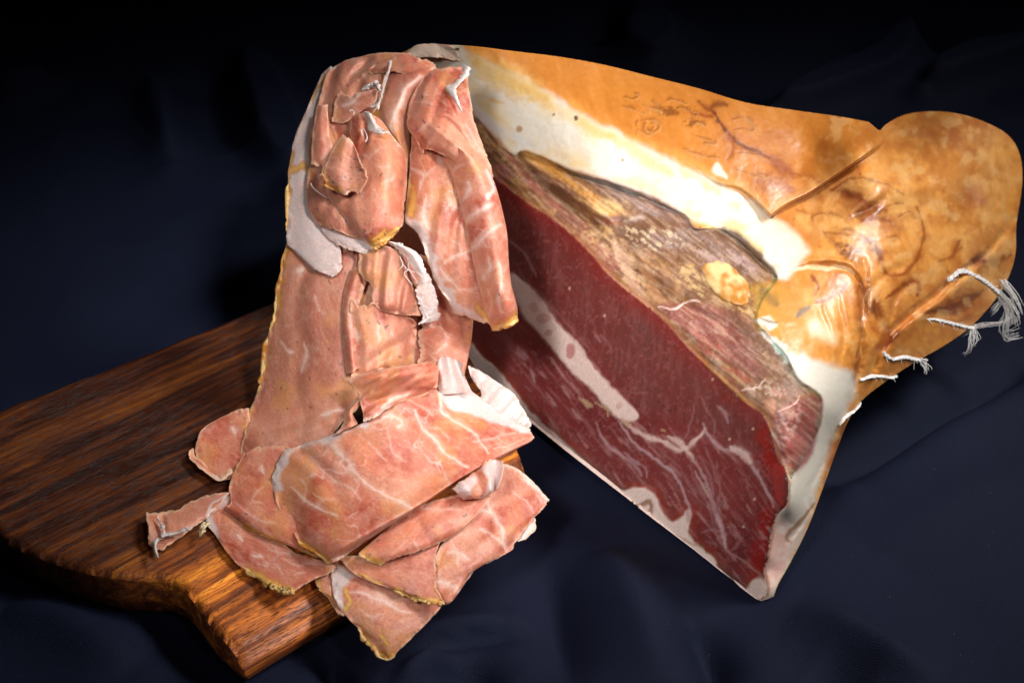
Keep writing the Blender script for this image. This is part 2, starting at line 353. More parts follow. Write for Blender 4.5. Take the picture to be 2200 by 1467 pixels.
def boundary(Q):
    k = Q.shape[1]; E = np.concatenate([np.c_[Q[:, j], Q[:, (j + 1) % k]] for j in range(k)]); own = np.tile(np.arange(len(Q)), k)
    S = np.sort(E, 1); key = S[:, 0].astype(np.int64) * 10_000_000 + S[:, 1]
    u, inv, cnt = np.unique(key, return_inverse=True, return_counts=True); m = cnt[inv] == 1
    return E[m], own[m]
def build_board():
    out = [(520, 1421), (505, 1412), (452, 1330), (418, 1285), (388, 1255), (345, 1238), (240, 1232), (130, 1205), (20, 1160), (-60, 1080), (-90, 960), (-70, 900),
           (0, 878), (200, 800), (400, 722), (600, 640), (800, 585), (905, 600), (1010, 760), (1105, 940), (1150, 1045), (1128, 1066), (720, 1303)]
    zo = np.full(len(out), BZ); zo[[0, 1, -2, -1]] = BZ - .0112
    P = at_z(*np.array(out, float).T, zo)[:, :2]; A = P[0]; Bp = P[-1]
    u = (Bp - A) / np.linalg.norm(Bp - A); v = np.array([-u[1], u[0]])
    L = np.c_[(P - A) @ u, (P - A) @ v]; L = np.concatenate([L[:2], smooth_pts(L[1:12], False, 16)[1:], L[12:]])
    x, y, Q = grid_region(L, .0022)
    d, qx, qy, sp = seg_near(x, y, np.concatenate([L, L[:1]]))
    R = .0045; z = BZ - (R - np.sqrt(np.clip(R * R - np.clip(R - d, 0, R) ** 2, 0, None))) * .8
    R2 = .040; y0 = np.clip(y, 0, R2); z -= .28 * (R2 - np.sqrt(np.clip(R2 * R2 - (R2 - y0) ** 2, 0, None))) * sst(-.01, .03, R2 * 2 - y)   # the long edge rolls over
    z += .0009 * fbm(x, y * 3, .05, 2, 3) + .0006 * fbm(x, y * 4, .012, 4, 2)
    E, own = boundary(Q); n0 = len(x); bv = np.unique(E); mp = np.full(n0, -1)
    cx, cy = x.mean(), y.mean(); rx, ry, rz = [x], [y], [z]; F = [Q]; prev = np.arange(n0)
    for k, (zz, ins) in enumerate([(9, 0), (.0155, -.0012), (.006, .0005), (.0005, .004)]):
        new = np.full(n0, -1); new[bv] = n0 + k * len(bv) + np.arange(len(bv))
        dx, dy = cx - x[bv], cy - y[bv]; l = np.hypot(dx, dy)
        w_ = 0 if zz > 1 else .0003 * fbm(x[bv] * 1.0 + zz * 40, y[bv], .012, 6, 3)
        rx.append(x[bv] + dx / l * (ins + w_)); ry.append(y[bv] + dy / l * (ins + w_)); rz.append(z[bv] + 0 if zz > 1 else np.minimum(zz, z[bv] - .001) if zz > .001 else np.full(len(bv), zz))
        if k: F.append(np.c_[prev[E[:, 1]], prev[E[:, 0]], new[E[:, 0]], new[E[:, 1]]])
        prev = new
    x, y, z = np.concatenate(rx), np.concatenate(ry), np.concatenate(rz)
    W = A + x[:, None] * u + y[:, None] * v; V = np.c_[W, z]
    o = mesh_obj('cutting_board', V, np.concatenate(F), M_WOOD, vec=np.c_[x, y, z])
    tag(o, 'thick dark wooden board with uneven edge under the pile of ham slices', 'cutting board')
    return o
build_board()

# ================================================================== the ham joint
T_face_b0 = at_z(np.array(1640.), np.array(1290.), .002); T_face_b1 = at_z(np.array(1010.), np.array(788.), .004)
e1 = T_face_b1 - T_face_b0; e1 /= np.linalg.norm(e1)
hz = np.array([e1[1], -e1[0], 0]); hz /= np.linalg.norm(hz); hz = -hz if hz[0] > 0 else hz     # points to the left, out of the cut
LEAN = math.radians(7); FN = hz * math.cos(LEAN) + np.array([0, 0, 1]) * math.sin(LEAN); FN -= e1 * (FN @ e1); FN /= np.linalg.norm(FN)
def t_face(px, py): return ((T_face_b0 - CAM) @ FN) / (rays(px, py) @ FN)
TOPEDGE = smooth_pts([(905, 165), (960, 205), (1010, 262), (1040, 330), (1062, 372), (1120, 425), (1200, 478), (1262, 535), (1310, 590), (1370, 640), (1425, 685), (1480, 745), (1540, 805),
                      (1600, 862), (1640, 890), (1658, 930), (1672, 985), (1690, 1010), (1694, 1060), (1686, 1088), (1668, 1105), (1656, 1150), (1650, 1195), (1642, 1225), (1648, 1262), (1640, 1290)], False, 4)
SIL = [(1662, 1282), (1672, 1255), (1700, 1205), (1735, 1135), (1762, 1065), (1782, 1010), (1800, 960), (1822, 905), (1850, 862), (1900, 822), (1960, 782), (2030, 742), (2082, 705), (2130, 655),
       (2165, 600), (2182, 545), (2184, 480), (2196, 400), (2192, 335), (2165, 290), (2110, 260), (2050, 243), (1990, 240), (1940, 248), (1903, 268), (1890, 282)]
RIDGE = [(1866, 262), (1800, 250), (1700, 236), (1600, 220), (1500, 190), (1400, 165), (1300, 140), (1200, 122), (1100, 110), (1020, 100), (960, 97), (900, 99), (840, 125), (780, 150)]
LEFT = [(735, 230), (715, 360), (725, 520), (760, 640), (850, 700), (930, 735)]
BOT = [(1010, 788), (1060, 845), (1140, 932), (1220, 1005), (1300, 1065), (1345, 1090), (1368, 1112), (1400, 1135), (1480, 1180), (1540, 1225), (1590, 1272), (1615, 1289)]
OUT = np.concatenate([np.array([(1640., 1290.)]), smooth_pts(SIL, False, 4), smooth_pts(RIDGE, False, 4), smooth_pts(LEFT, False, 4), smooth_pts(BOT, False, 4)])
FACE = np.concatenate([TOPEDGE, smooth_pts(BOT, False, 4)[::-1], np.array([(930, 735), (850, 690), (820, 500), (850, 280)], float)])
FLESH = smooth_pts([(1005, 245), (1020, 250), (1040, 272), (1065, 305), (1105, 335), (1125, 325), (1180, 345), (1240, 375), (1310, 392), (1390, 425), (1470, 462), (1492, 492), (1545, 492), (1600, 530), (1650, 575), (1670, 600),
                    (1640, 640), (1625, 690), (1650, 720), (1690, 765), (1715, 815), (1762, 850), (1762, 905), (1740, 965), (1708, 1015), (1692, 1020), (1640, 900), (1400, 680), (1100, 430), (1000, 290)], True, 4)
FLAPE = smooth_pts([(1905, 292), (1890, 312), (1860, 335), (1800, 375), (1740, 415), (1690, 440), (1660, 462)], False, 5)    # the free edge of the skin flap
FLAP = np.concatenate([np.array([(1890, 270), (1910, 285)], float), FLAPE, smooth_pts([(1655, 466), (1632, 440), (1590, 405), (1540, 392), (1470, 345), (1400, 318), (1330, 285), (1265, 250), (1210, 215), (1140, 175), (1075, 140), (1010, 112)], False, 4),
                       np.array([(960, 80), (1300, 110), (1700, 200)], float)])
FATB = [smooth_pts([(880, 80), (985, 90), (1010, 112), (1140, 175), (1265, 250), (1400, 318), (1540, 392), (1632, 440), (1660, 475), (1720, 520), (1730, 560), (1690, 600), (1660, 590), (1600, 530), (1545, 492), (1480, 470), (1390, 425), (1240, 375), (1105, 335), (1000, 215), (900, 160)], True, 3),
        smooth_pts([(1680, 740), (1700, 740), (1750, 775), (1830, 800), (1826, 860), (1790, 935), (1770, 1000), (1745, 1090), (1700, 1195), (1665, 1270), (1640, 1295), (1620, 1225), (1610, 1050), (1640, 900), (1660, 800)], True, 3)]
hull_anchor = [(1020, 100, .190), (960, 97, .185), (880, 100, .175), (780, 150, .150), (1300, 140, .185), (1600, 220, .172), (1800, 250, .160), (1888, 280, .150),
               (1400, 400, .152), (1250, 300, .165), (1150, 220, .172), (1600, 480, .140), (1660, 380, .152), (1750, 330, .153), (1800, 420, .146), (1700, 600, .128), (1640, 700, .122), (1500, 560, .133),
               (1760, 720, .115), (1860, 600, .124), (2000, 450, .128), (2050, 320, .130), (1950, 300, .128), (2050, 243, .112), (1920, 258, .112), (2150, 290, .100), (2193, 340, .085), (2185, 480, .068),
               (2165, 600, .050), (2100, 560, .085), (2000, 620, .096), (1900, 740, .090), (1840, 800, .086), (1850, 862, .062), (1960, 782, .060), (2082, 705, .050), (1800, 960, .040), (1762, 1065, .028),
               (1700, 1205, .010), (1662, 1282, .002), (1740, 1010, .058), (1780, 880, .085), (1700, 960, .087)]
def build_ham():
    x, y, Q = grid_region(OUT, 2.8, [TOPEDGE])
    tf = t_face(x, y)
    ta = TOPEDGE[::4]; xy = [(a, b) for a, b, _ in hull_anchor] + [tuple(p) for p in ta] + [(735, 230), (725, 520), (850, 700)]
    tv = [float(t_z(np.array(a), np.array(b), zz)) for a, b, zz in hull_anchor] + list(t_face(ta[:, 0], ta[:, 1])) + [.93, .93, .93]
    rb = Rbf(xy, np.array(tv)); th = rb(x, y); de, _, _, _ = seg_near(x, y, TOPEDGE)
    infa = inside(x, y, FACE) | (seg_near(x, y, smooth_pts(BOT, False, 4))[0] < 1.5); th = th + (tf - th) * np.exp(-de / 14)
    dl, _, _, _ = seg_near(x, y, np.array([(1010, 788), (930, 735), (850, 690), (820, 500), (850, 280), (905, 165)], float)); th = th + (tf - th) * np.exp(-(dl / 60) ** 2)
    t = np.where(infa, tf, th); t = np.where(infa | (de < 1e-6), tf, t)
    # ---- relief (millimetres towards the viewer side of the surface)
    hull = ~infa
    h = np.zeros(len(x))
    sd_flap = sdist(x, y, FLAP); dfe, _, _, sfe = seg_near(x, y, FLAPE)
    fe = np.concatenate([FLAPE, FLAPE[-1:] + (FLAPE[-1:] - FLAPE[-3:-2]) * 10])
    flap_side = sst(-3.0, 1.5, sd_flap); lip = flap_side * np.exp(-(dfe / 150) ** 2) * (.5 + .5 * (1 - sfe))
    h += 9.0 * lip - 9 * (1 - flap_side) * np.exp(-(dfe / 34) ** 2) * (1 - .5 * sfe)
    def crease(pts, wid, depth, f=0, side=0):
        nonlocal h
        P = smooth_pts(fr(f, pts)); d, qx, qy, sp = seg_near(x + 3 * fbm(x, y, 20, 4, 3), y + 3 * fbm(x, y, 20, 41, 3), P)
        h = h + 1.8 * depth * np.exp(-(d / wid) ** 2) * hull * np.clip(np.sin(np.pi * np.clip(sp, .03, .97)), 0, 1) ** .5
    crease([(1905, 420), (1960, 350), (2010, 345), (1800, 560)][:1] + [(1880, 440), (1830, 470)], 10, -2)
    crease([(1870, 345), (1880, 335), (1960, 345)], 6, -2)
    crease([(1695, 583), (1760, 568), (1815, 575), (1845, 600), (1852, 640), (1850, 700), (1852, 760), (1838, 820), (1822, 870), (1800, 930)], 7, -2.6)
    crease([(1700, 572), (1765, 558), (1822, 566), (1850, 592)], 6, 1.6)
    crease([(1880, 790), (1900, 740), (1940, 690), (2000, 645), (2060, 595), (2120, 545), (2178, 470)], 8, -4.5)
    crease([(1900, 760), (1950, 700), (2010, 655), (2070, 605), (2130, 555)], 16, 1.6)
    crease([(1855, 560), (1862, 600), (1860, 680), (1880, 720)], 7, -2)
    crease([(1850, 860), (1880, 790), (1905, 720), (1925, 640), (1960, 600)], 8, -2.0)
    crease([(1865, 640), (1890, 600), (1960, 560)], 9, -1.0)
    crease([(2060, 480), (2085, 420), (2070, 360)], 26, -2.6)
    crease([(1820, 470), (1900, 415), (1990, 395), (2060, 400)], 30, 2.2)
    crease([(1760, 1120), (1735, 1065), (1770, 990), (1800, 920)], 6, -1.6)
    crease([(1830, 860), (1800, 960), (1770, 1040)], 5, -1.4)
    crease([(1745, 1085), (1715, 1135), (1690, 1165)], 5, -1.5)
    crease([(1110, 335), (1240, 380), (1390, 430), (1478, 475)], 7, -3.0)
    crease([(1540, 490), (1600, 535), (1660, 600)], 8, -2.4)
    crease([(1130, 350), (1230, 420), (1310, 470)], 12, 2.6); crease([(1150, 390), (1230, 450), (1290, 495)], 9, -2.6)
    crease([(1385, 500), (1470, 490), (1560, 520), (1640, 580)], 30, 2.2)
    crease([(1330, 560), (1450, 640), (1560, 700)], 10, -1.6)
    for q in [[(2150, 330), (2168, 420), (2160, 520)], [(2110, 300), (2135, 380), (2140, 470), (2130, 560)], [(2060, 520), (2100, 580), (2140, 600)], [(1990, 540), (2040, 590), (2060, 640)], [(1930, 600), (1960, 650), (1950, 700)],
              [(2170, 380), (2180, 450)], [(2085, 300), (2120, 340)], [(1800, 640), (1815, 720), (1800, 790)], [(1760, 660), (1790, 740)], [(1890, 690), (1910, 730), (1900, 780)], [(1960, 430), (2030, 460), (2080, 520)], [(1900, 470), (1950, 520), (1960, 570)], [(2000, 670), (2050, 680), (2090, 660)]]: crease(q, 7, -.8); crease([(a + 9, b + 3) for a, b in q], 7, .5)
    sdfl = sdist(x, y, FLESH); fl = sst(-3, 4, sdfl) * hull
    h += fl * (-1.2 + .9 * fbm(*rot(x, y, 38), 40, 11, 3) + .55 * fbm(rot(x, y, 38)[0] * .3, rot(x, y, 38)[1], 9, 13, 4) + .18 * fbm(x, y, 5, 14, 2))
    sk = hull * (1 - fl)
    h += sk * (1.4 * fbm(x, y, 150, 21, 3) + .6 * fbm(*rot(x, y, 60), 48, 27, 3) * sst(1650, 1900, x) + .30 * fbm(rot(x, y, 70)[0] * .5, rot(x, y, 70)[1], 22, 23, 4) + .10 * fbm(x, y, 7, 24, 2))
    h += infa * (.5 * fbm(x, y, 140, 31, 3) + .12 * fbm(rot(x, y, 52)[0], rot(x, y, 52)[1] * .25, 10, 33, 3)) * sst(0, 14, de)
    # ---- colour
    p = Paint(x, y, hexc('#de9444'), 3, 3.5, 16)
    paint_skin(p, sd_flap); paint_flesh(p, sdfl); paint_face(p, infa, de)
    h += p.h * np.where(infa, sst(0, 12, de), 1)
    V = at_t(x, y, t - h * 1e-3 * .9)
    V[:, 2] = np.maximum(V[:, 2], .0008)
    # ---- split into parts
    qc = np.c_[x[Q].mean(1), y[Q].mean(1)]; qx, qy = qc.T
    own = np.full(len(Q), 3)                                   # skin
    for fb in FATB: own[inside(qx, qy, fb)] = 1
    own[inside(qx, qy, FLAP)] = 2
    own[inside(qx, qy, FLESH)] = 0; own[infa[Q].sum(1) >= 3] = 0; own[inside(qx, qy, FACE)] = 0; own[(infa[Q].sum(1) >= 1) & (qx < 1635) & (qx > 1010) & (qy > 760)] = 0
    # ---- the side away from the camera: rings that fall to the table
    E, eo = boundary(Q); n0 = len(V); bv = np.unique(E); nb = len(bv)
    away = (V[bv] - CAM); away[:, 2] = 0; away /= np.linalg.norm(away, axis=1)[:, None]; zb = V[bv, 2]
    prev = np.arange(n0); allV = [V]; SF = []; SO = []
    for k, (a, dz) in enumerate([(.006, .0055), (.020, .022), (.045, .058), (.07, .11), (.075, 1), (.02, 1.)]):
        new = np.full(n0, -1); new[bv] = n0 + k * nb + np.arange(nb)
        q = V[bv] + away * (a * np.clip(zb / .12, .15, 1))[:, None]; q[:, 2] = np.maximum(zb - dz * np.clip(zb / .12, .15, 1), .0006)
        a2 = (zb / .55) * [.15, .4, .7, .9, 1, 1][k]; rd = (V[bv] - CAM) / np.linalg.norm(V[bv] - CAM, axis=1)[:, None]
        q2 = V[bv] + rd * a2[:, None] + (np.array([.02, .80, .05]) - V[bv]) * (np.array([.01, .03, .06, .10, .2, .4])[k]); q2[:, 2] = np.clip(q2[:, 2], .0006, None)
        lw = sst(.10, .085, zb)[:, None] * (V[bv, :1] > .1); q = q * (1 - lw) + q2 * lw
        allV.append(q); SF.append(np.c_[prev[E[:, 1]], prev[E[:, 0]], new[E[:, 0]], new[E[:, 1]]]); SO.append(np.where(eo >= 0, own[eo], 3)); prev = new
    VV = np.concatenate(allV); FF = np.concatenate([Q] + SF); OO = np.concatenate([own] + SO); OO[len(Q):][OO[len(Q):] == 0] = 3
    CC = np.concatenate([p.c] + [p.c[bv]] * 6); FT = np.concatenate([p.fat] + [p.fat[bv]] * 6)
    # global smooth normals, so that the parts meet without a seam
    fn = np.cross(VV[FF[:, 2]] - VV[FF[:, 0]], VV[FF[:, 3]] - VV[FF[:, 1]]); vn = np.zeros_like(VV)
    for j in range(4): np.add.at(vn, FF[:, j], fn)
    vn /= np.linalg.norm(vn, axis=1)[:, None] + 1e-15
    s = np.sign(np.mean(((CAM - V) * vn[:n0]).sum(1)))
    if s < 0: FF = FF[:, ::-1]; vn = -vn
    root = empty('cured_ham'); tag(root, 'large cut cured ham with amber rind, white fat band and a dark red sliced face', 'ham')
    root.location = (0, 0, 0)
    for k, (nm, mat, lab) in enumerate([('lean_meat', M_MEAT, None), ('fat_layer', M_FAT, None), ('skin_flap', M_SKIN, 'loose pointed flap of amber rind on top'), ('rind', M_SKIN, None)]):
        f = FF[OO == k]; used = np.unique(f); re = np.full(len(VV), -1); re[used] = np.arange(len(used)); f2 = re[f]
        v, c, ft, nn = VV[used], CC[used], FT[used], vn[used]
        T3 = np.r_[f2[:, [0, 1, 2]], f2[:, [0, 2, 3]]]
        if k == 0:      # closed body behind the cut, so that light can travel inside it
            e, _ = boundary(f2); cpt = at_t(np.array(1560.), np.array(620.), np.array(.86)); cpt[2] = .05
            n1 = len(v); T3 = np.r_[T3, np.c_[e[:, 1] + n1, e[:, 0] + n1, np.full(len(e), 2 * n1)]]; v = np.r_[v, v, [cpt]]; c = np.r_[c, c, [c.mean(0)]]; ft = np.r_[ft, ft, 0]; nn = np.r_[nn, nn, [[0, 1, 0]]]
            use = np.unique(T3); rm = np.full(len(v), -1); rm[use] = np.arange(len(use)); mesh_obj(nm, v[use], rm[T3], mat, root, c[use], ft[use])
        elif k == 1:    # a slab of fat
            e, _ = boundary(f2); m = len(v); T3 = np.r_[T3, T3[:, ::-1] + m, np.c_[e[:, 1], e[:, 0], e[:, 0] + m], np.c_[e[:, 1], e[:, 0] + m, e[:, 1] + m]]
            inn = v - nn * .0025; inn[:, 2] = np.maximum(inn[:, 2], .0004)
            mesh_obj(nm, np.r_[v, inn], T3, mat, root, np.r_[c, c], np.r_[ft, ft], np.r_[nn, -nn])
        else: o = mesh_obj(nm, v, f2, mat, root, c, ft, nn)
        if lab: root.children[-1]['label'] = lab
    return root, (lambda a, b: np.where(inside(np.asarray(a, float), np.asarray(b, float), FACE), t_face(a, b), rb(a, b)))
def paint_skin(p, sd_flap):
    x, y = p.x, p.y
    n = fbm(x, y, 150, 51, 4); p.mix(.55 * sst(.0, .5, n), hexc('#c27a36')); p.mix(.5 * sst(.05, .5, -n), hexc('#e9b068'))
    u, v = rot(x, y, 70); k = fbm(u * .35, v, 12, 55, 4); p.mix(.35 * sst(.0, .5, k), hexc('#b56e32')); p.mix(.22 * sst(.1, .5, -k), hexc('#e4b070')); k = fbm(rot(x, y, 20)[0] * .5, rot(x, y, 20)[1], 5, 56, 3); pass
    p.mix(.55 * sst(.1, .6, fbm(x, y, 70, 57, 3)) * sst(1900, 2050, x), hexc('#b5703c'))
    fl = sst(0, 25, sd_flap); p.mix(.6 * fl, hexc('#b96a1f'))
    p.mix(.5 * fl * sst(.0, .5, fbm(u * .4, v, 60, 61, 4)), hexc('#b87026'))
    # reddish bruises and veins
    RB, DB = hexc('#7c2a10'), hexc('#451008')
    for f, pts, wd, c, op in [
        (6, [(40, 205), (80, 220), (110, 270), (150, 330), (200, 375), (250, 405), (310, 430), (370, 462)], 8, DB, .75),
        (6, [(380, 470), (420, 500), (470, 535), (500, 548)], 20, RB, .55), (6, [(500, 545), (580, 560), (640, 590)], 7, RB, .4),
        (6, [(310, 590), (380, 600), (450, 620), (490, 640)], 26, RB, .4), (6, [(150, 330), (185, 390), (180, 430), (150, 470)], 7, hexc('#9a5016'), .7),
        (6, [(0, 165), (40, 200), (70, 215)], 6, hexc('#8a4a14'), .8), (6, [(70, 200), (90, 180), (150, 185)], 12, DB, .55),
        (6, [(700, 630), (760, 640), (830, 665), (880, 700)], 14, DB, .6), (6, [(760, 660), (850, 690), (930, 720), (990, 740)], 18, RB, .5),
        (6, [(820, 770), (880, 750), (960, 745)], 18, DB, .6), (6, [(860, 790), (940, 780), (1010, 800)], 14, RB, .6),
        (6, [(860, 870), (900, 910), (940, 950), (960, 1000)], 16, DB, .6), (6, [(960, 985), (970, 1040), (1000, 1080), (1050, 1085), (1100, 1060), (1140, 1010), (1170, 950), (1185, 870), (1180, 800), (1150, 720)], 7, hexc('#8a4410'), .75),
        (6, [(590, 1080), (620, 1120), (635, 1155), (615, 1180)], 7, RB, .7), (6, [(620, 1225), (680, 1205), (740, 1165), (790, 1120)], 8, RB, .65),
        (6, [(990, 1200), (1040, 1160), (1090, 1125), (1140, 1110), (1165, 1130), (1150, 1190)], 9, RB, .75), (6, [(920, 1220), (940, 1260), (960, 1290)], 20, DB, .65),
        (6, [(850, 1110), (880, 1160), (930, 1230)], 12, RB, .6), (6, [(1270, 1010), (1330, 980), (1380, 930)], 8, RB, .45), (6, [(1400, 1030), (1470, 1000), (1560, 1010), (1640, 970)], 12, DB, .6),
        (6, [(1430, 1020), (1480, 990), (1540, 990)], 26, hexc('#6a3a3a'), .5), (6, [(1200, 1280), (1300, 1250), (1400, 1220), (1480, 1180)], 14, DB, .5), (6, [(1290, 1270), (1400, 1220), (1440, 1200)], 30, hexc('#8a5040'), .45),
        (6, [(960, 1455), (1000, 1420), (1040, 1400)], 16, DB, .7), (6, [(1310, 700), (1330, 760), (1310, 810)], 9, RB, .35), (6, [(1420, 600), (1450, 660), (1500, 690)], 30, hexc('#c08060'), .5),
        (6, [(1120, 330), (1250, 350), (1350, 400), (1450, 440)], 30, hexc('#a86038'), .45), (6, [(1250, 280), (1400, 280), (1520, 320)], 30, hexc('#b0622e'), .45),
        (6, [(1340, 960), (1370, 900)], 7, RB, .6), (8, [(960, 650), (1010, 600), (1060, 560)], 16, DB, .6), (8, [(1200, 470), (1300, 440), (1420, 390), (1500, 350)], 16, DB, .4),
        (8, [(850, 330), (880, 400), (930, 470), (940, 500)], 12, DB, .5), (8, [(690, 1280), (730, 1180), (760, 1080), (790, 980)], 7, hexc('#a85a2a'), .7),
        (8, [(830, 700), (850, 600), (850, 480), (840, 340)], 5, hexc('#8a5420'), .8), (8, [(800, 860), (830, 780), (850, 690)], 7, hexc('#7a4420'), .8), (8, [(700, 1130), (680, 1250), (660, 1380)], 5, hexc('#b06a3c'), .6),
        (8, [(930, 560), (980, 590), (960, 640)], 22, hexc('#c06a28'), .6), (5, [(1390, 450), (1470, 490), (1560, 500)], 7, RB, .6)]:
        p.stroke(fr(f, pts), wd * 2.6 + 4, hexc('#94441c'), op * .45, rough=.8, soft=1.0); p.stroke(fr(f, pts), wd * 1.05, c, min(1, op * 1.1), rough=.9, h=-.15 if wd < 10 else None, soft=.9)
    cl = fbm(x, y, 60, 301, 4); p.mix(.42 * sst(.08, .4, cl) * sst(1450, 1700, x), hexc('#a55a22')); c2 = fbm(x, y, 26, 305, 4); p.mix(.34 * sst(.12, .45, c2) * sst(1600, 1850, x), hexc('#a8521e')); p.mix(.4 * sst(.12, .45, -c2) * sst(1600, 1850, x), hexc('#eab878'))
    # the producer's branded marks: scorched rings and letter strokes
    BR = hexc('#7a3e0c')
    for f, pts in [
        (5, [(1090, 520), (1070, 550), (1100, 590), (1160, 605), (1215, 575), (1215, 540), (1165, 515), (1110, 518)]), (5, [(1130, 535), (1120, 565), (1160, 585), (1190, 560), (1170, 535)]),
        (5, [(990, 430), (1060, 450), (1130, 480)]), (5, [(1110, 410), (1140, 440), (1160, 470)]), (5, [(1180, 400), (1210, 440), (1240, 490)]), (5, [(1140, 430), (1200, 450), (1260, 460)]),
        (5, [(1330, 440), (1380, 450), (1450, 490), (1460, 470), (1400, 440)]), (5, [(1380, 510), (1440, 530), (1500, 545)]), (5, [(1450, 615), (1520, 640), (1580, 660)]), (5, [(1500, 660), (1550, 670), (1580, 665)]),
        (5, [(1000, 380), (1050, 385), (1085, 370), (1060, 345)]), (5, [(1270, 400), (1320, 390), (1390, 410)]), (5, [(1370, 700), (1480, 740), (1590, 765)]),
        (6, [(180, 260), (240, 250), (290, 290), (290, 320), (240, 310), (190, 310)]), (6, [(200, 435), (280, 440), (340, 465)]), (6, [(170, 510), (250, 540), (350, 570)]), (6, [(310, 540), (360, 560)]), (6, [(40, 290), (0, 270)]),
        (6, [(600, 800), (600, 770), (650, 755), (690, 760)]), (6, [(510, 735), (570, 755)]), (6, [(690, 750), (740, 770), (770, 785)]), (6, [(650, 850), (720, 860), (800, 870), (830, 890)]), (6, [(660, 860), (700, 900), (740, 920)]),
        (6, [(720, 920), (760, 960), (800, 990), (860, 1030)]), (6, [(740, 930), (800, 930), (860, 970)]), (6, [(770, 990), (800, 940)]), (6, [(800, 1010), (830, 950)]), (6, [(760, 840), (800, 840), (820, 870)]),
        (6, [(990, 880), (1040, 880), (1060, 900)]), (6, [(1000, 715), (1050, 700), (1090, 705)]), (6, [(1050, 770), (1110, 745), (1140, 780)]), (6, [(700, 640), (800, 570), (900, 580), (1000, 610), (1080, 660)])]:
        q = fr(f, pts); p.stroke(q, 9, hexc('#9a5518'), .4, rough=1.5, soft=1.0); p.stroke(q, 3.6, BR, .42, h=-.2, rough=1.6, soft=.9); p.stroke(q + np.array([3., 4.]), 3.5, hexc('#d9a468'), .3, h=.2, rough=1.2)
    for f, c_, r_ in [(5, (1290, 470), (110, 34)), (5, (1420, 545), (60, 22)), (6, (800, 960), (70, 45)), (6, (760, 930), (40, 26))]:
        q = fr(f, [c_])[0]; s_ = FR[f][0]; d = np.hypot((p.wx - q[0]) / (r_[0] / s_), (p.wy - q[1]) / (r_[1] / s_))
        p.mix(.7 * sst(1.2, .6, d) * sst(-.25, .25, fbm(x, y, 7, 71, 3)), hexc('#6a340c'))
    # white fat where the rind is trimmed away
    WF, YF = hexc('#dcd2c2'), hexc('#dcb566')
    sb = sdist(p.wx, p.wy, FATB[0]) + 6 * fbm(x, y, 40, 63, 3); p.mix(sst(-6, 12, sb), WF, 1.0)
    b = sst(0, 20, sb); p.mix(b * .75 * sst(70, 5, sdist(x, y, FATB[0])) * sst(-.3, .4, fbm(x, y, 45, 65, 4)) * sst(5, 40, y - (x - 1000) * .5 - 90 + 120 * (x < 0)), YF)
    for f, pts, wd, op in [(5, [(60, 170), (200, 230), (340, 300), (500, 380)], 50, .75), (5, [(340, 310), (520, 420), (760, 560), (900, 640)], 26, .45), (5, [(900, 620), (1050, 700), (1160, 790), (1300, 860)], 26, .55),
                           (5, [(150, 400), (240, 410)], 6, .7), (5, [(20, 130), (100, 150)], 30, .5), (6, [(200, 800), (240, 840), (330, 880)], 26, .4), (6, [(200, 850), (260, 900), (330, 960)], 20, .5)]:
        p.stroke(fr(f, pts), wd, hexc('#dcae5a'), op, soft=.9, rough=.6)
    p.stroke(fr(5, [(0, 300), (40, 430), (110, 520), (250, 600), (400, 680)]), 20, hexc('#d8d4d2'), .6, soft=.8)
    for f, q, r_, c in [(5, (697, 512), 5, '#2a1a10'), (5, (340, 580), 7, '#a98055'), (5, (990, 775), 3, '#8a6a30'), (5, (1480, 1212), 5, '#3a2010'), (6, (405, 905), 3, '#2a1a10'), (6, (388, 772), 4, '#4a2a16'), (5, (555, 490), 3, '#6a5030')]:
        q = fr(f, [q])[0]; p.mix(.9 * sst(1.3, .7, np.hypot(x - q[0], y - q[1]) / r_ + .3 * fbm(x, y, 4, 5, 2)), hexc(c))
    p.poly(fr(5, [(1555, 830), (1580, 795), (1610, 820), (1655, 895), (1620, 885), (1565, 865)]), hexc('#e6dccb'), .8, 4, fat=1, h=.3)
    sb = sdist(p.wx, p.wy, FATB[1]) + 8 * fbm(x, y, 40, 67, 3); p.mix(sst(-12, 10, sb), WF, 1.0)
    p.mix(sst(0, 10, sb) * sst(1060, 1200, y) * .7, hexc('#e6bfb2')); p.mix(sst(0, 10, sb) * sst(1040, 1150, y) * .6 * sst(0, .4, fbm(x, y, 30, 68, 3)), hexc('#d9a093'))
    p.stroke([(1750, 1080), (1715, 1125), (1690, 1150), (1700, 1165)], 7, hexc('#9a6a30'), .8, rough=.6)
    p.poly(fr(8, [(580, 505), (640, 500), (700, 560), (720, 620), (690, 625), (620, 590), (580, 550)]), hexc('#ecd9b8'), .7, 14, fat=1, h=.6)
    p.poly(fr(6, [(340, 790), (420, 790), (500, 850), (575, 940), (570, 970), (480, 980), (420, 1010), (380, 950), (310, 900), (240, 850)]), hexc('#ecdcc4'), .85, 10, fat=.9)
    p.stroke(fr(6, [(480, 1060), (560, 1035), (660, 1040), (760, 1045), (820, 1075)]), 9, hexc('#f2d6a6'), .8, h=.8)
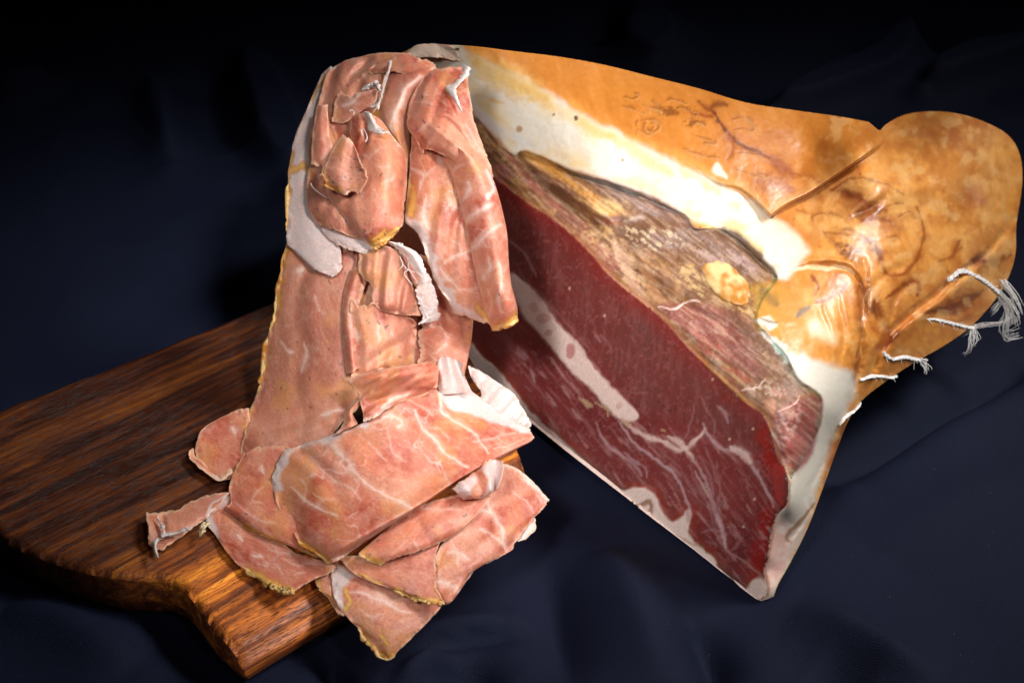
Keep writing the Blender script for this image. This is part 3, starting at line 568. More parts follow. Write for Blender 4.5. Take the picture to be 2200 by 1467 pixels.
def paint_flesh(p, sdfl):
    x, y = p.x, p.y; u, v = rot(x, y, 38); m = sst(-3, 4, sdfl + 4 * fbm(x, y, 14, 81, 3))
    p.mix(m, hexc('#7d5638'), 0.0)
    tone = fbm(u * .45, v, 34, 83, 4); st = fbm(u * .22, v, 7, 85, 4)
    p.mix(m * .8 * sst(.0, .4, tone), hexc('#5c3a26')); p.mix(m * .7 * sst(.05, .5, -tone), hexc('#a87848'))
    p.mix(m * .75 * sst(.12, .4, st), hexc('#c79a5e')); p.mix(m * .7 * sst(.15, .45, -st), hexc('#452a1e'))
    def zone(f, pts, c, op, soft=8, thr=None, sc=10, seed=0, an=.3, fat=None, h=None):
        P = smooth_pts(fr(f, pts), True, 4); k = op * sst(-soft, soft, sdist(p.wx, p.wy, P))
        if thr is not None: k = k * sst(thr - .12, thr + .12, fbm(u * an, v, sc, 200 + seed, 4))
        p.mix(k, hexc(c), fat, h)
    zone(5, [(30, 490), (130, 590), (240, 720), (340, 880), (500, 1060), (640, 1180), (760, 1330), (900, 1467), (1000, 1467), (860, 1300), (720, 1140), (560, 980), (420, 860), (300, 760), (170, 620)], '#a8605a', .75, 7)
    zone(5, [(60, 540), (240, 690), (300, 800), (430, 950), (640, 1150), (740, 1260), (620, 1200), (450, 1040), (260, 850), (130, 690)], '#d6a878', .8, 6, .02, 9, 1, .5)
    zone(5, [(150, 820), (240, 800), (310, 850), (290, 890), (200, 880)], '#b06a68', .8, 4); zone(5, [(560, 1110), (640, 1090), (740, 1190), (700, 1230), (610, 1180)], '#9a6a5c', .8, 4)
    zone(5, [(350, 720), (470, 740), (640, 840), (800, 950), (960, 1050), (1000, 1110), (900, 1120), (760, 1010), (600, 900), (430, 800)], '#d89a48', 1, 6, h=.4)
    zone(5, [(820, 1040), (900, 1010), (980, 1060), (960, 1100), (880, 1120), (820, 1100)], '#e8c27a', .8, 5)
    zone(5, [(340, 760), (460, 850), (620, 1000), (780, 1150), (840, 1180), (700, 1140), (540, 1010), (420, 900), (360, 830)], '#5e3c24', .85, 6)
    zone(5, [(570, 790), (720, 880), (880, 980), (1060, 1090), (1120, 1130), (900, 1030), (700, 920)], '#664630', .8, 6)
    zone(5, [(720, 860), (900, 900), (1060, 950), (1220, 1020), (1360, 1110), (1440, 1190), (1420, 1215), (1300, 1180), (1150, 1110), (980, 1020), (840, 940)], '#94868a', .65, 8, fat=.4, h=.6)
    zone(5, [(1040, 950), (1180, 1000), (1320, 1090), (1420, 1180), (1300, 1140), (1150, 1060)], '#8a5c46', .8, 8, 0, 9, 7, .25)
    zone(5, [(860, 1150), (960, 1130), (980, 1170), (900, 1190)], '#7a2a30', .7, 6); zone(5, [(1010, 1150), (1100, 1120), (1130, 1150), (1020, 1180)], '#e6d2c8', .8, 5)
    zone(5, [(760, 1200), (960, 1190), (960, 1230), (860, 1260), (780, 1330), (740, 1240)], '#d9ae70', .9, 8, -.05, 8, 2, .6, fat=.5)
    zone(7, [(580, 10), (700, -20), (850, 0), (1000, 60), (1100, 130), (1170, 220), (1050, 200), (900, 170), (760, 130), (620, 80)], '#6b4834', .9, 8)
    zone(7, [(700, 20), (900, 40), (1060, 110), (1150, 200), (1000, 180), (860, 110), (740, 80)], '#b49a98', .7, 8, .08, 5, 3, .12)
    zone(7, [(600, 10), (800, 30), (840, 90), (720, 110), (620, 60)], '#e4cfa8', .9, 6, .12, 6, 4, .4, fat=.6)
    zone(7, [(380, 0), (480, 20), (600, 60), (660, 160), (700, 260), (640, 270), (560, 170), (460, 70)], '#d8b084', .85, 8, .0, 7, 5, .5)
    zone(7, [(560, 80), (620, 110), (660, 220), (720, 320), (690, 330), (620, 230)], '#e0b494', .9, 5)
    zone(7, [(660, 90), (760, 140), (840, 230), (800, 320), (740, 320), (690, 230)], '#b5855c', .85, 6, -.1, 6, 6, .25); zone(7, [(700, 130), (800, 220), (780, 290), (720, 230)], '#6a4630', .7, 5, 0, 6, 8, .2)
    zone(7, [(760, 120), (880, 150), (940, 230), (960, 300), (880, 300), (800, 200)], '#7a5236', .9, 6); zone(7, [(780, 160), (900, 170), (930, 280), (830, 250)], '#d9b67c', .9, 5, .05, 7, 9, .35, fat=.4)
    zone(7, [(940, 270), (1060, 310), (1160, 330), (1130, 360), (1020, 340), (960, 310)], '#d8b078', .9, 6, 0, 6, 10, .4)
    zone(7, [(740, 320), (830, 310), (960, 320), (1080, 360), (1150, 440), (1200, 520), (1180, 560), (1130, 590), (1060, 560), (960, 480), (860, 420)], '#94524e', 1, 10)
    zone(7, [(860, 400), (960, 440), (1060, 540), (1120, 620), (1060, 650), (960, 540), (880, 460)], '#b85a4e', .7, 8, .0, 9, 11, .3); zone(7, [(800, 330), (1000, 360), (1130, 470), (1060, 500), (900, 420)], '#c49084', .6, 8, .12, 6, 12, .15)
    zone(7, [(1000, 340), (1120, 400), (1220, 510), (1280, 590), (1300, 640), (1240, 680), (1160, 600), (1100, 480)], '#6e4f3c', .9, 14); zone(7, [(1100, 420), (1220, 540), (1280, 640), (1200, 640)], '#b09070', .6, 8, .1, 5, 13, .4)
    zone(7, [(1060, 620), (1160, 610), (1260, 660), (1190, 720), (1130, 690)], '#8f6a52', .9, 8, h=.4); zone(7, [(1070, 630), (1180, 610), (1250, 650), (1150, 690)], '#d6b8a4', .8, 6, .08, 6, 14, .7)
    zone(7, [(1190, 740), (1290, 670), (1370, 670), (1360, 760), (1330, 880), (1270, 960), (1240, 930), (1190, 900)], '#94504f', 1, 8)
    zone(7, [(1200, 720), (1290, 700), (1260, 820), (1200, 820)], '#e0b8b0', .75, 8, .08, 7, 15, .7); zone(7, [(1210, 860), (1300, 780), (1350, 720), (1330, 860), (1270, 950)], '#b86a6c', .6, 8, 0, 7, 16, .2)
    zone(7, [(1140, 680), (1180, 680), (1190, 740), (1160, 720)], '#d99878', .9, 4, h=.5)
    zone(7, [(980, 15), (1040, 30), (1120, 100), (1180, 170), (1190, 205), (1110, 140), (1030, 80)], '#5c4330', 1, 6, h=-.4)
    zone(7, [(960, 20), (1100, 80), (1200, 190), (1175, 160), (1080, 60)], '#c9c0c4', .3, 6, .1, 6, 17, .3)
    p.mix(m * .30, hexc('#8c5c3e')); g1 = fbm(u * .12, v, 4.5, 401, 3); p.mix(m * .4 * sst(.08, .4, g1), hexc('#c3a486')); p.mix(m * .4 * sst(.08, .4, -g1), hexc('#54392a'))
    p.stroke(TOPEDGE + np.array([2.5, -2.5]), 6, hexc('#b8764c'), .6, taper=False, rough=1.2, soft=.9)
    p.fat = np.maximum(p.fat, .9 * m * (p.x < 1660))
    for pts, wd in [([(740, 320), (800, 330), (850, 300), (900, 300)], 4), ([(1060, 640), (1120, 630), (1150, 600)], 3), ([(1200, 720), (1260, 700), (1280, 660)], 3)]:
        p.stroke(fr(7, pts), wd, hexc('#ecc9bd'), .8, h=.3)
    for f, pts in [(8, [(300, 430), (330, 420), (420, 500), (560, 520), (560, 640), (500, 700), (430, 660), (400, 560), (310, 560)]), (8, [(280, 330), (440, 310), (520, 400), (520, 500), (440, 520), (330, 440)])]:
        p.poly(fr(f, pts), hexc('#c08a3c'), .85, 10, fat=.3, h=.8)
    p.stroke(fr(8, [(330, 330), (370, 390), (420, 420)]), 22, hexc('#6e5a38'), .6, soft=.9, rough=.5); p.stroke(fr(8, [(520, 490), (550, 460), (590, 440)]), 14, hexc('#5c6058'), .75, rough=.5)
    p.stroke(fr(8, [(310, 510), (360, 520), (400, 540)]), 26, hexc('#efe3d0'), .8, rough=.8); p.stroke(fr(8, [(340, 580), (420, 640), (500, 740)]), 20, hexc('#f2e6d6'), .8, rough=.8)
    p.stroke(fr(8, [(330, 500), (370, 515), (420, 520)]), 6, hexc('#5c5248'), .7)
def paint_face(p, infa, de):
    x, y = p.x, p.y; m = infa.astype(float); u, v = rot(x, y, 52)
    L0 = hexc('#7e3634'); keep_c, keep_f, keep_h = p.c.copy(), p.fat.copy(), p.h.copy()
    p.c[:] = L0; p.fat[:] = 0; p.h[:] = 0
    n = fbm(x, y, 90, 91, 4); p.mix(.6 * sst(0, .5, n), hexc('#6e2c2c')); p.mix(.5 * sst(.05, .5, -n), hexc('#8c4440'))
    UPM = fr(7, [(160, -60), (380, 0), (700, 300), (1000, 560), (1170, 720), (1190, 900), (1100, 880), (900, 780), (700, 720), (600, 660), (500, 520), (380, 380), (240, 240), (100, 60)])
    k = sst(-20, 20, sdist(p.wx, p.wy, UPM)); p.mix(k * .7, hexc('#6f3430')); p.mix(k * .4 * sst(-.2, .4, fbm(x, y, 60, 93, 4)), hexc('#6e4240'))
    r2, s2 = rot(x, y, 5); p.mix(k * .22 * sst(.0, .5, fbm(r2, s2 * .12, 6, 95, 3)), hexc('#a06a66'))
    p.mix(.5 * sst(50, 4, de), hexc('#8c1f18'))                                     # redder towards the cut edge
    p.stroke(TOPEDGE[60:] + np.array([-13., 4.]), 34, hexc('#a31f17'), .75, taper=False, soft=.8, rough=.5)  # light glowing red through the right edge, painted into the meat colour
    low = 1 - k; p.mix(.30 * (.3 + .7 * low) * sst(.22, .42, fbm(u * .10, v, 5, 97, 3)), hexc('#b07c7a')); p.mix(.42 * low * sst(.36, .46, fbm(u * .16, v + 900, 9, 98, 3)), hexc('#c79a98'), .5)
    p.mix(.4 * sst(.35, .5, fbm(x, y, 7, 99, 2)), hexc('#a06060'))
    FT, PK = hexc('#e8cdc2'), hexc('#bfa0a4')
    RIM = fr(7, [(0, 455), (60, 510), (150, 600), (260, 740), (340, 812), (440, 905), (520, 985), (590, 1030), (640, 1022), (690, 1018), (730, 1050), (750, 1100), (790, 1145), (830, 1135), (858, 1100), (862, 1140), (850, 1185), (890, 1240), (950, 1285), (985, 1350), (1030, 1400), (1080, 1410), (1105, 1375), (1140, 1365), (1200, 1400), (1190, 1480), (1050, 1500), (880, 1400), (600, 1180), (300, 900), (0, 620)])
    p.poly(RIM, hexc('#9e4630'), .75, 16, off=12); p.poly(RIM, FT, 1, 4, fat=1, h=.8, off=2)
    p.poly(fr(7, [(165, 190), (240, 235), (300, 305), (370, 400), (440, 468), (500, 560), (560, 625), (625, 690), (668, 735), (640, 762), (590, 752), (540, 700), (470, 625), (400, 560), (330, 475), (265, 405), (225, 360), (180, 270)]), FT * .94, 1, 4, fat=1, h=.5)
    for c_, r_, op in [((405, 490), (20, 32), .8), ((300, 365), (30, 22), .5), ((320, 420), (16, 12), .5), ((590, 700), (12, 14), .4), ((260, 320), (20, 22), .35)]:
        q = fr(7, [c_])[0]; d = np.hypot((p.wx - q[0]) / (r_[0] / 1.789), (p.wy - q[1]) / (r_[1] / 1.789)); p.mix(op * sst(1.15, .75, d), hexc('#b5706c'))
    for pts, wd, c, op in [
        ([(600, 755), (680, 810), (770, 845), (830, 870), (880, 840), (925, 785)], 15, FT, .95), ([(780, 820), (830, 850), (870, 900)], 18, FT, .8),
        ([(590, 760), (640, 830), (720, 900), (790, 950), (830, 1010), (855, 1080), (858, 1140)], 9, PK, .95), ([(500, 760), (530, 830), (590, 885), (640, 920), (680, 970)], 6, PK, .75), ([(610, 880), (650, 915), (690, 940), (700, 975)], 9, PK, .6),
        ([(600, 750), (660, 800), (760, 880), (830, 950), (880, 1040), (960, 1120)], 5, PK, .5), ([(910, 770), (950, 830), (1000, 870), (1060, 870), (1085, 900), (1120, 960), (1160, 1030), (1185, 1090)], 10, PK, .9), ([(1020, 860), (1060, 880), (1095, 920)], 24, FT, .8),
        ([(870, 900), (910, 960), (940, 1040), (970, 1140), (1000, 1250)], 9, PK, .8), ([(900, 890), (940, 980), (960, 1080), (990, 1170)], 5, PK, .8), ([(860, 930), (890, 1000), (930, 1080), (965, 1190)], 5, PK, .7),
        ([(920, 860), (950, 930), (975, 1010)], 5, PK, .7), ([(880, 950), (905, 990), (935, 1050)], 6, FT, .5), ([(970, 1120), (985, 1180), (1000, 1245)], 16, hexc('#c8a6a8'), .85), ([(965, 910), (975, 1000), (975, 1080), (985, 1150)], 4, PK, .7),
        ([(1000, 1250), (1040, 1280), (1100, 1320), (1165, 1385)], 4, FT, .8), ([(900, 1190), (950, 1180), (1000, 1195)], 5, PK, .7), ([(920, 1220), (960, 1230)], 5, PK, .6), ([(1020, 1260), (1050, 1230), (1070, 1200)], 5, PK, .6),
        ([(840, 830), (870, 760), (880, 690)], 3, PK, .7), ([(905, 660), (930, 720), (960, 770), (950, 820)], 3, PK, .7), ([(970, 700), (1000, 730), (1010, 770)], 9, PK, .6), ([(520, 430), (560, 480), (540, 500)], 5, PK, .4), ([(500, 420), (520, 460)], 6, PK, .4),
        ([(190, 150), (260, 260), (330, 350), (400, 430)], 3, PK, .55), ([(230, 210), (320, 320), (400, 430), (470, 520)], 3, PK, .4), ([(590, 640), (640, 650), (700, 650)], 3, PK, .4), ([(160, 60), (230, 120), (270, 200)], 6, PK, .5),
        ([(340, 540), (380, 590), (420, 640)], 4, PK, .6), ([(250, 560), (270, 610)], 7, PK, .6), ([(200, 470), (240, 520)], 7, PK, .5), ([(360, 620), (400, 640), (420, 670)], 5, PK, .5), ([(1080, 1000), (1100, 1060), (1120, 1100)], 3, PK, .5),
        ([(230, 690), (300, 780), (360, 850)], 3, PK, .35), ([(480, 800), (520, 850), (560, 900)], 4, PK, .5), ([(940, 1060), (980, 1080)], 4, PK, .5), ([(380, 760), (430, 800), (490, 860)], 3, PK, .4)]:
        p.stroke(fr(7, pts), wd * 1.5 + 2, hexc('#955a58'), op * .5, rough=.8, soft=1.0); p.stroke(fr(7, pts), wd * .62 + .5, c, op * (.8 if wd > 5 else .3), fat=.8, rough=.7, h=.15, soft=.7)
    for pts in [[(440, 670), (465, 690), (490, 705)], [(505, 690), (545, 715), (550, 740)], [(600, 760), (640, 775)], [(750, 790), (770, 800)]]: p.stroke(fr(7, pts), 9, hexc('#b89a78'), .85, rough=.9)
    for pts in [[(640, 1110), (680, 1080), (705, 1070), (710, 1100), (690, 1140)], [(650, 1130), (700, 1110)]]: p.stroke(fr(7, pts), 12, hexc('#8a5a30'), .8, rough=.5, h=-1.2)
    p.stroke(fr(7, [(780, 1190), (850, 1220), (920, 1250)]), 5, hexc('#a8805c'), .6)
    for q in [(790, 690), (760, 700), (800, 710), (820, 700), (740, 680), (780, 715)]: p.stroke(fr(7, [q, (q[0] + 12, q[1] + 8)]), 2.5, hexc('#4a2022'), .7, h=-.4)
    for q in [(950, 600), (1105, 790), (1015, 830), (1068, 1165), (400, 250), (535, 355), (1110, 1060), (1045, 660)]:
        q = fr(7, [q])[0]; p.mix(.8 * sst(1.2, .7, np.hypot(x - q[0], y - q[1]) / 3.2), hexc('#d8b8a0'))
    p.poly(fr(7, [(1180, 930), (1215, 925), (1240, 980), (1240, 1040), (1215, 1090), (1195, 1050)]), hexc('#a83c38'), .9, 4)
    p.c = np.where(m[..., None] > .5, p.c, keep_c); p.fat = np.where(m > .5, p.fat, keep_f); p.h = np.where(m > .5, p.h, keep_h)
HAM, ham_t = build_ham()

def on_ham(f, pts, lift):
    q = smooth_pts(fr(f, np.array(pts, float)[:, :2]), False, 8); t = ham_t(q[:, 0], q[:, 1])
    return at_t(q[:, 0], q[:, 1], t - np.broadcast_to(lift, t.shape) * 1e-3)
def lump_part(f, c, r, lift, hgt, seed, colA, colB, name, ang=0):
    n, m = 40, 60; th = np.linspace(0, 2 * np.pi, m, endpoint=False); ph = np.linspace(0, np.pi, n)
    q = fr(f, [c])[0]; s = FR[f][0]; A, B = np.meshgrid(th, ph); k = 1 + .16 * fbm(np.cos(A) * 3 * np.sin(B) + 9, np.sin(A) * 3 * np.sin(B) + np.cos(B), .9, seed, 3)
    lx, ly, lz = np.cos(A) * np.sin(B) * k * r[0] / s, np.sin(A) * np.sin(B) * k * r[1] / s, np.cos(B) * k * hgt
    a = math.radians(ang); px, py = q[0] + lx * math.cos(a) - ly * math.sin(a), q[1] + lx * math.sin(a) + ly * math.cos(a)
    V = at_t(px, py, ham_t(px, py) - (lift + lz) * 1e-3).reshape(-1, 3); F = []
    i, j = np.meshgrid(np.arange(n - 1), np.arange(m), indexing='ij'); a_ = i * m + j; b_ = i * m + (j + 1) % m
    Fc = np.stack([a_, a_ + m, b_ + m, b_], -1).reshape(-1, 4)
    mx = sst(-.35, .35, fbm(px.ravel(), py.ravel(), 26, seed + 3, 3)); c_ = hexc(colA) * (1 - mx[:, None]) + hexc(colB) * mx[:, None]
    return mesh_obj(name, V, Fc, M_FAT, HAM, c_, np.ones(len(V)))
lump_part(8, (150, 310), (150, 84), -1.2, 2.6, 5, '#dcbc86', '#b97a2c', 'fat_lump', 38)['label'] = 'yellow waxy lump of fat beside the dried flesh'
0 and lump_part(8, (545, 400), (50, 40), .6, 3.0, 15, '#e0b878', '#cf9650', 'fat_lump', 20)
0 and lump_part(6, (285, 780), (42, 24), .8, 2.4, 25, '#efe0c4', '#ead2a2', 'fat_lump', 15)
def twine(f, pts, wd, fray=(), seed=0, tail=None):
    wd *= .78; c = on_ham(f, pts, .5); n = len(c); parts = []; r = np.random.default_rng(seed)
    T = np.gradient(c, axis=0); T /= np.linalg.norm(T, axis=1)[:, None]; A = np.cross(T, [0.1, -.7, .7]); A /= np.linalg.norm(A, axis=1)[:, None]; B = np.cross(A, T)
    L = np.r_[0, np.cumsum(np.linalg.norm(np.diff(c, axis=0), axis=1))]; s = np.linspace(0, L[-1], max(24, int(L[-1] / .0007)))
    ip = lambda q: np.c_[tuple(np.interp(s, L, q[:, k]) for k in range(3))]; c, A, B = ip(c), ip(A), ip(B)
    for k in range(11):
        ph = s / .012 * 2 * np.pi + k * 2 * np.pi / 11 + .8 * fbm(s * 1e3, s * 0 + k * 7., 6, seed + k, 2); w_ = wd * (.25 + .4 * ((k * .618) % 1))
        parts.append(tube(c + A * (np.cos(ph) * w_)[:, None] * 1.3 + B * (np.sin(ph) * w_)[:, None] * .5, wd * .19 * np.clip(np.minimum(np.arange(len(s)) + 3, len(s) - np.arange(len(s)) + 2) / 8, .3, 1), 5))
    for fp in fray:
        q = fr(f, [p_[:2] for p_ in fp]); q = smooth_pts(q, False, 5); lift = smooth_pts(np.array([[p_[2], 0] for p_ in fp], float), False, 5)[:, 0]
        base = float(ham_t(np.array(fr(f, [pts[-1]])[0][0]), np.array(fr(f, [pts[-1]])[0][1])))
        for j in range(9):
            o = np.cumsum(r.normal(0, 1.1, (len(q), 2)), 0) + r.normal(0, 2.2, 2); P = at_t(q[:, 0] + o[:, 0], q[:, 1] + o[:, 1], np.full(len(q), base) - lift * 1e-3 + r.normal(0, .0006))
            parts.append(tube(P, np.linspace(wd * .17, wd * .07, len(P)), 5))
    for j in range(int(len(s) / 6)):          # stray fibres
        i0 = r.integers(2, len(s) - 2); d = (A[i0] * r.normal() + B[i0] * abs(r.normal()) + r.normal(0, .5, 3)); d /= np.linalg.norm(d); q = np.linspace(0, 1, 6)[:, None]
        parts.append(tube(c[i0] + d * q * r.uniform(.002, .005) + np.array([0, 0, -.0015]) * q ** 2, .00012, 3))
    V, F = join(parts); return mesh_obj('twine', V, F, M_TWINE, HAM)
twine(8, [(1310, 300), (1380, 250), (1460, 275), (1540, 330), (1600, 385)], .0021, [[(1560, 330, 4), (1620, 390, 7), (1670, 450, 9), (1690, 500, 8), (1640, 540, 6)], [(1600, 380, 4), (1640, 430, 8), (1600, 540, 6), (1610, 600, 6), (1680, 590, 4)], [(1450, 260, 4), (1560, 290, 6), (1640, 360, 8), (1660, 440, 9)],
      [(1600, 400, 4), (1560, 450, 6), (1540, 470, 5)], [(1620, 420, 5), (1650, 480, 8), (1660, 530, 8)], [(1560, 350, 4), (1610, 420, 7), (1630, 500, 8), (1620, 580, 7)], [(1600, 300, 6), (1660, 380, 9), (1700, 470, 9)]], 1)
twine(8, [(1140, 495), (1230, 500), (1320, 520), (1420, 545), (1460, 545)], .0014, [[(1440, 545, 3), (1520, 530, 6), (1600, 520, 8), (1630, 490, 8)], [(1450, 550, 3), (1440, 600, 6), (1430, 660, 6), (1415, 680, 5)], [(1460, 545, 3), (1400, 580, 5), (1370, 590, 3)], [(1440, 560, 4), (1460, 610, 6), (1440, 640, 6)]], 2)
twine(8, [(970, 675), (1020, 710), (1080, 700), (1150, 715), (1180, 720)], .0016, [[(1160, 715, 3), (1190, 740, 3), (1205, 775, 3)], [(1170, 715, 3), (1205, 715, 3)]], 3)
twine(8, [(850, 820), (900, 805), (960, 800), (1010, 808), (1045, 800)], .0015, [], 4)
twine(8, [(740, 1060), (770, 1020), (810, 990), (840, 960), (855, 940)], .0014, [], 5)

# ================================================================== the slices
DRAPE = [(700, 180, .163), (900, 110, .1875), (1000, 200, .180), (640, 330, .145), (620, 520, .112), (560, 800, .052), (510, 1000, .033), (850, 500, .128), (1000, 450, .142), (1090, 650, .098), (850, 750, .082), (1000, 750, .062),
         (850, 950, .055), (1140, 940, .042), (700, 1150, .038), (1180, 1070, .033), (830, 1400, .014), (1000, 1230, .029), (320, 1130, .031), (420, 980, .0305), (600, 1150, .033), (700, 600, .105), (1100, 450, .138), (1000, 100, .193), (620, 1290, .031)]
D0 = Rbf([(a, b) for a, b, _ in DRAPE], np.array([float(t_z(np.array(float(a)), np.array(float(b)), z)) for a, b, z in DRAPE]))
LEAN_A, LEAN_B, LEAN_C = '#c2735c', '#b05844', '#cd8a72'
WHITE, GOLD = hexc('#d0bab5'), hexc('#bf7d30')
def grid_eval(ctrl, n, m):
    A = cr1(ctrl, n); B = cr1(np.swapaxes(A, 0, 1), m); return np.swapaxes(B, 0, 1)
def sheet(ctrl, step=2.6, jag=(5, 5, 5, 5), seed=0, wr=(1.0, 55), thick=.0007, creases=(), frm=0, holes=(), base=None, pleat=None):
    c = np.array(ctrl, float); c[..., :2] = fr(frm, c[..., :2])
    Lr = np.linalg.norm(np.diff(c[..., :2], axis=0), axis=-1).sum(0).max(); Lc = np.linalg.norm(np.diff(c[..., :2], axis=1), axis=-1).sum(1).max()
    n, m = int(max(14, Lr / step)), int(max(14, Lc / step)); G = grid_eval(c, n, m)
    su, sv = np.meshgrid(np.linspace(0, 1, n), np.linspace(0, 1, m), indexing='ij')
    def edge(s, amp, L, sd): q = fbm(s * L, s * 0 + sd * 3.1, 26, seed * 7 + sd, 5, 2.2, .62); q2 = fbm(s * L, s * 0 + 5, 7, seed * 5 + sd, 2); return np.clip(.4 + q * 1.3 + .45 * q2, 0, 1.8) * amp * 1.05
    top, bot, lef, rig = edge(sv, jag[0], Lc, 1), edge(sv, jag[1], Lc, 2), edge(su, jag[2], Lr, 3), edge(su, jag[3], Lr, 4)
    uu = (top / Lr) + su * (1 - (top + bot) / Lr); vv = (lef / Lc) + sv * (1 - (lef + rig) / Lc)
    fi, fj = np.clip(uu, 0, 1) * (n - 1), np.clip(vv, 0, 1) * (m - 1); i, j = np.minimum(fi.astype(int), n - 2), np.minimum(fj.astype(int), m - 2); a, b = (fi - i)[..., None], (fj - j)[..., None]
    S = G[i, j] * (1 - a) * (1 - b) + G[i + 1, j] * a * (1 - b) + G[i, j + 1] * (1 - a) * b + G[i + 1, j + 1] * a * b
    px, py, off = S[..., 0], S[..., 1], S[..., 2]
    off = off + .62 * wr[0] * fbm(px, py, wr[1] * 1.3, seed + 300, 3) + .10 * fbm(px, py, 9, seed + 320, 2)
    e_ = np.minimum(np.minimum(su, 1 - su) * Lr, np.minimum(sv, 1 - sv) * Lc)
    off = off + sst(22, 0, e_) * 1.5 * fbm(px, py, 18, seed + 340, 3)
    for f, pts, wd, dp in creases:
        d, _, _, sp = seg_near(px, py, smooth_pts(fr(f, pts))); off = off + dp * np.exp(-(d / wd) ** 2) * np.clip(np.sin(np.pi * np.clip(sp, .05, .95)), 0, 1) ** .5
    if pleat:
        q, q2 = rot(px, py, pleat[2]); ph = 2 * np.pi * q / pleat[1] + 2.6 * fbm(px, py, 130, seed + 400, 2); am = .35 + .65 * sst(-.3, .4, fbm(q, q2 * .5, 110, seed + 410, 2))
        off = off + pleat[0] * am * (np.sin(ph) + .45 * np.sin(2 * ph + .8)) * sst(0, 14, e_)
    P = at_t(px, py, (base or D0)(px, py) - off * 1e-3)
    return dict(P=P, px=px, py=py, e=e_, n=n, m=m, thick=thick, seed=seed, su=su, sv=sv, holes=holes)
def sheet_mesh(S, name, mat, C, fat, parent=None):
    P, n, m = S['P'], S['n'], S['m']
    du = np.gradient(P, axis=0); dv = np.gradient(P, axis=1); nr = np.cross(du, dv); nr /= np.linalg.norm(nr, axis=-1)[..., None] + 1e-12
    sgn = np.sign(((CAM - P) * nr).sum(-1).mean()); nr = nr * sgn
    th = S['thick'] * (.45 + .55 * sst(0, 10, S['e'])); Bk = P - nr * th[..., None]
    V = np.concatenate([P.reshape(-1, 3), Bk.reshape(-1, 3)]); k = n * m
    V[:, 2] = np.maximum(V[:, 2], .0012)
    i, j = np.meshgrid(np.arange(n - 1), np.arange(m - 1), indexing='ij'); a = (i * m + j).ravel(); Q = np.c_[a, a + m, a + m + 1, a + 1]
    if len(S['holes']):
        qx, qy = S['px'].ravel()[Q].mean(1), S['py'].ravel()[Q].mean(1); keep = np.ones(len(Q), bool)
        for hx, hy, rx, ry in S['holes']:
            keep &= np.hypot((qx - hx) / rx, (qy - hy) / ry) + .35 * fbm(qx, qy, 9, S['seed'] + 500, 3) > 1
        Q = Q[keep]
    if sgn < 0: Q = Q[:, ::-1]
    E, _ = boundary(Q); F = np.concatenate([Q, Q[:, ::-1] + k, np.c_[E[:, 1], E[:, 0], E[:, 0] + k, E[:, 1] + k]])
    C2 = C.reshape(-1, 3); f2 = fat.reshape(-1)
    return mesh_obj(name, V, F, mat, parent, np.r_[C2, C2], np.r_[f2, f2])
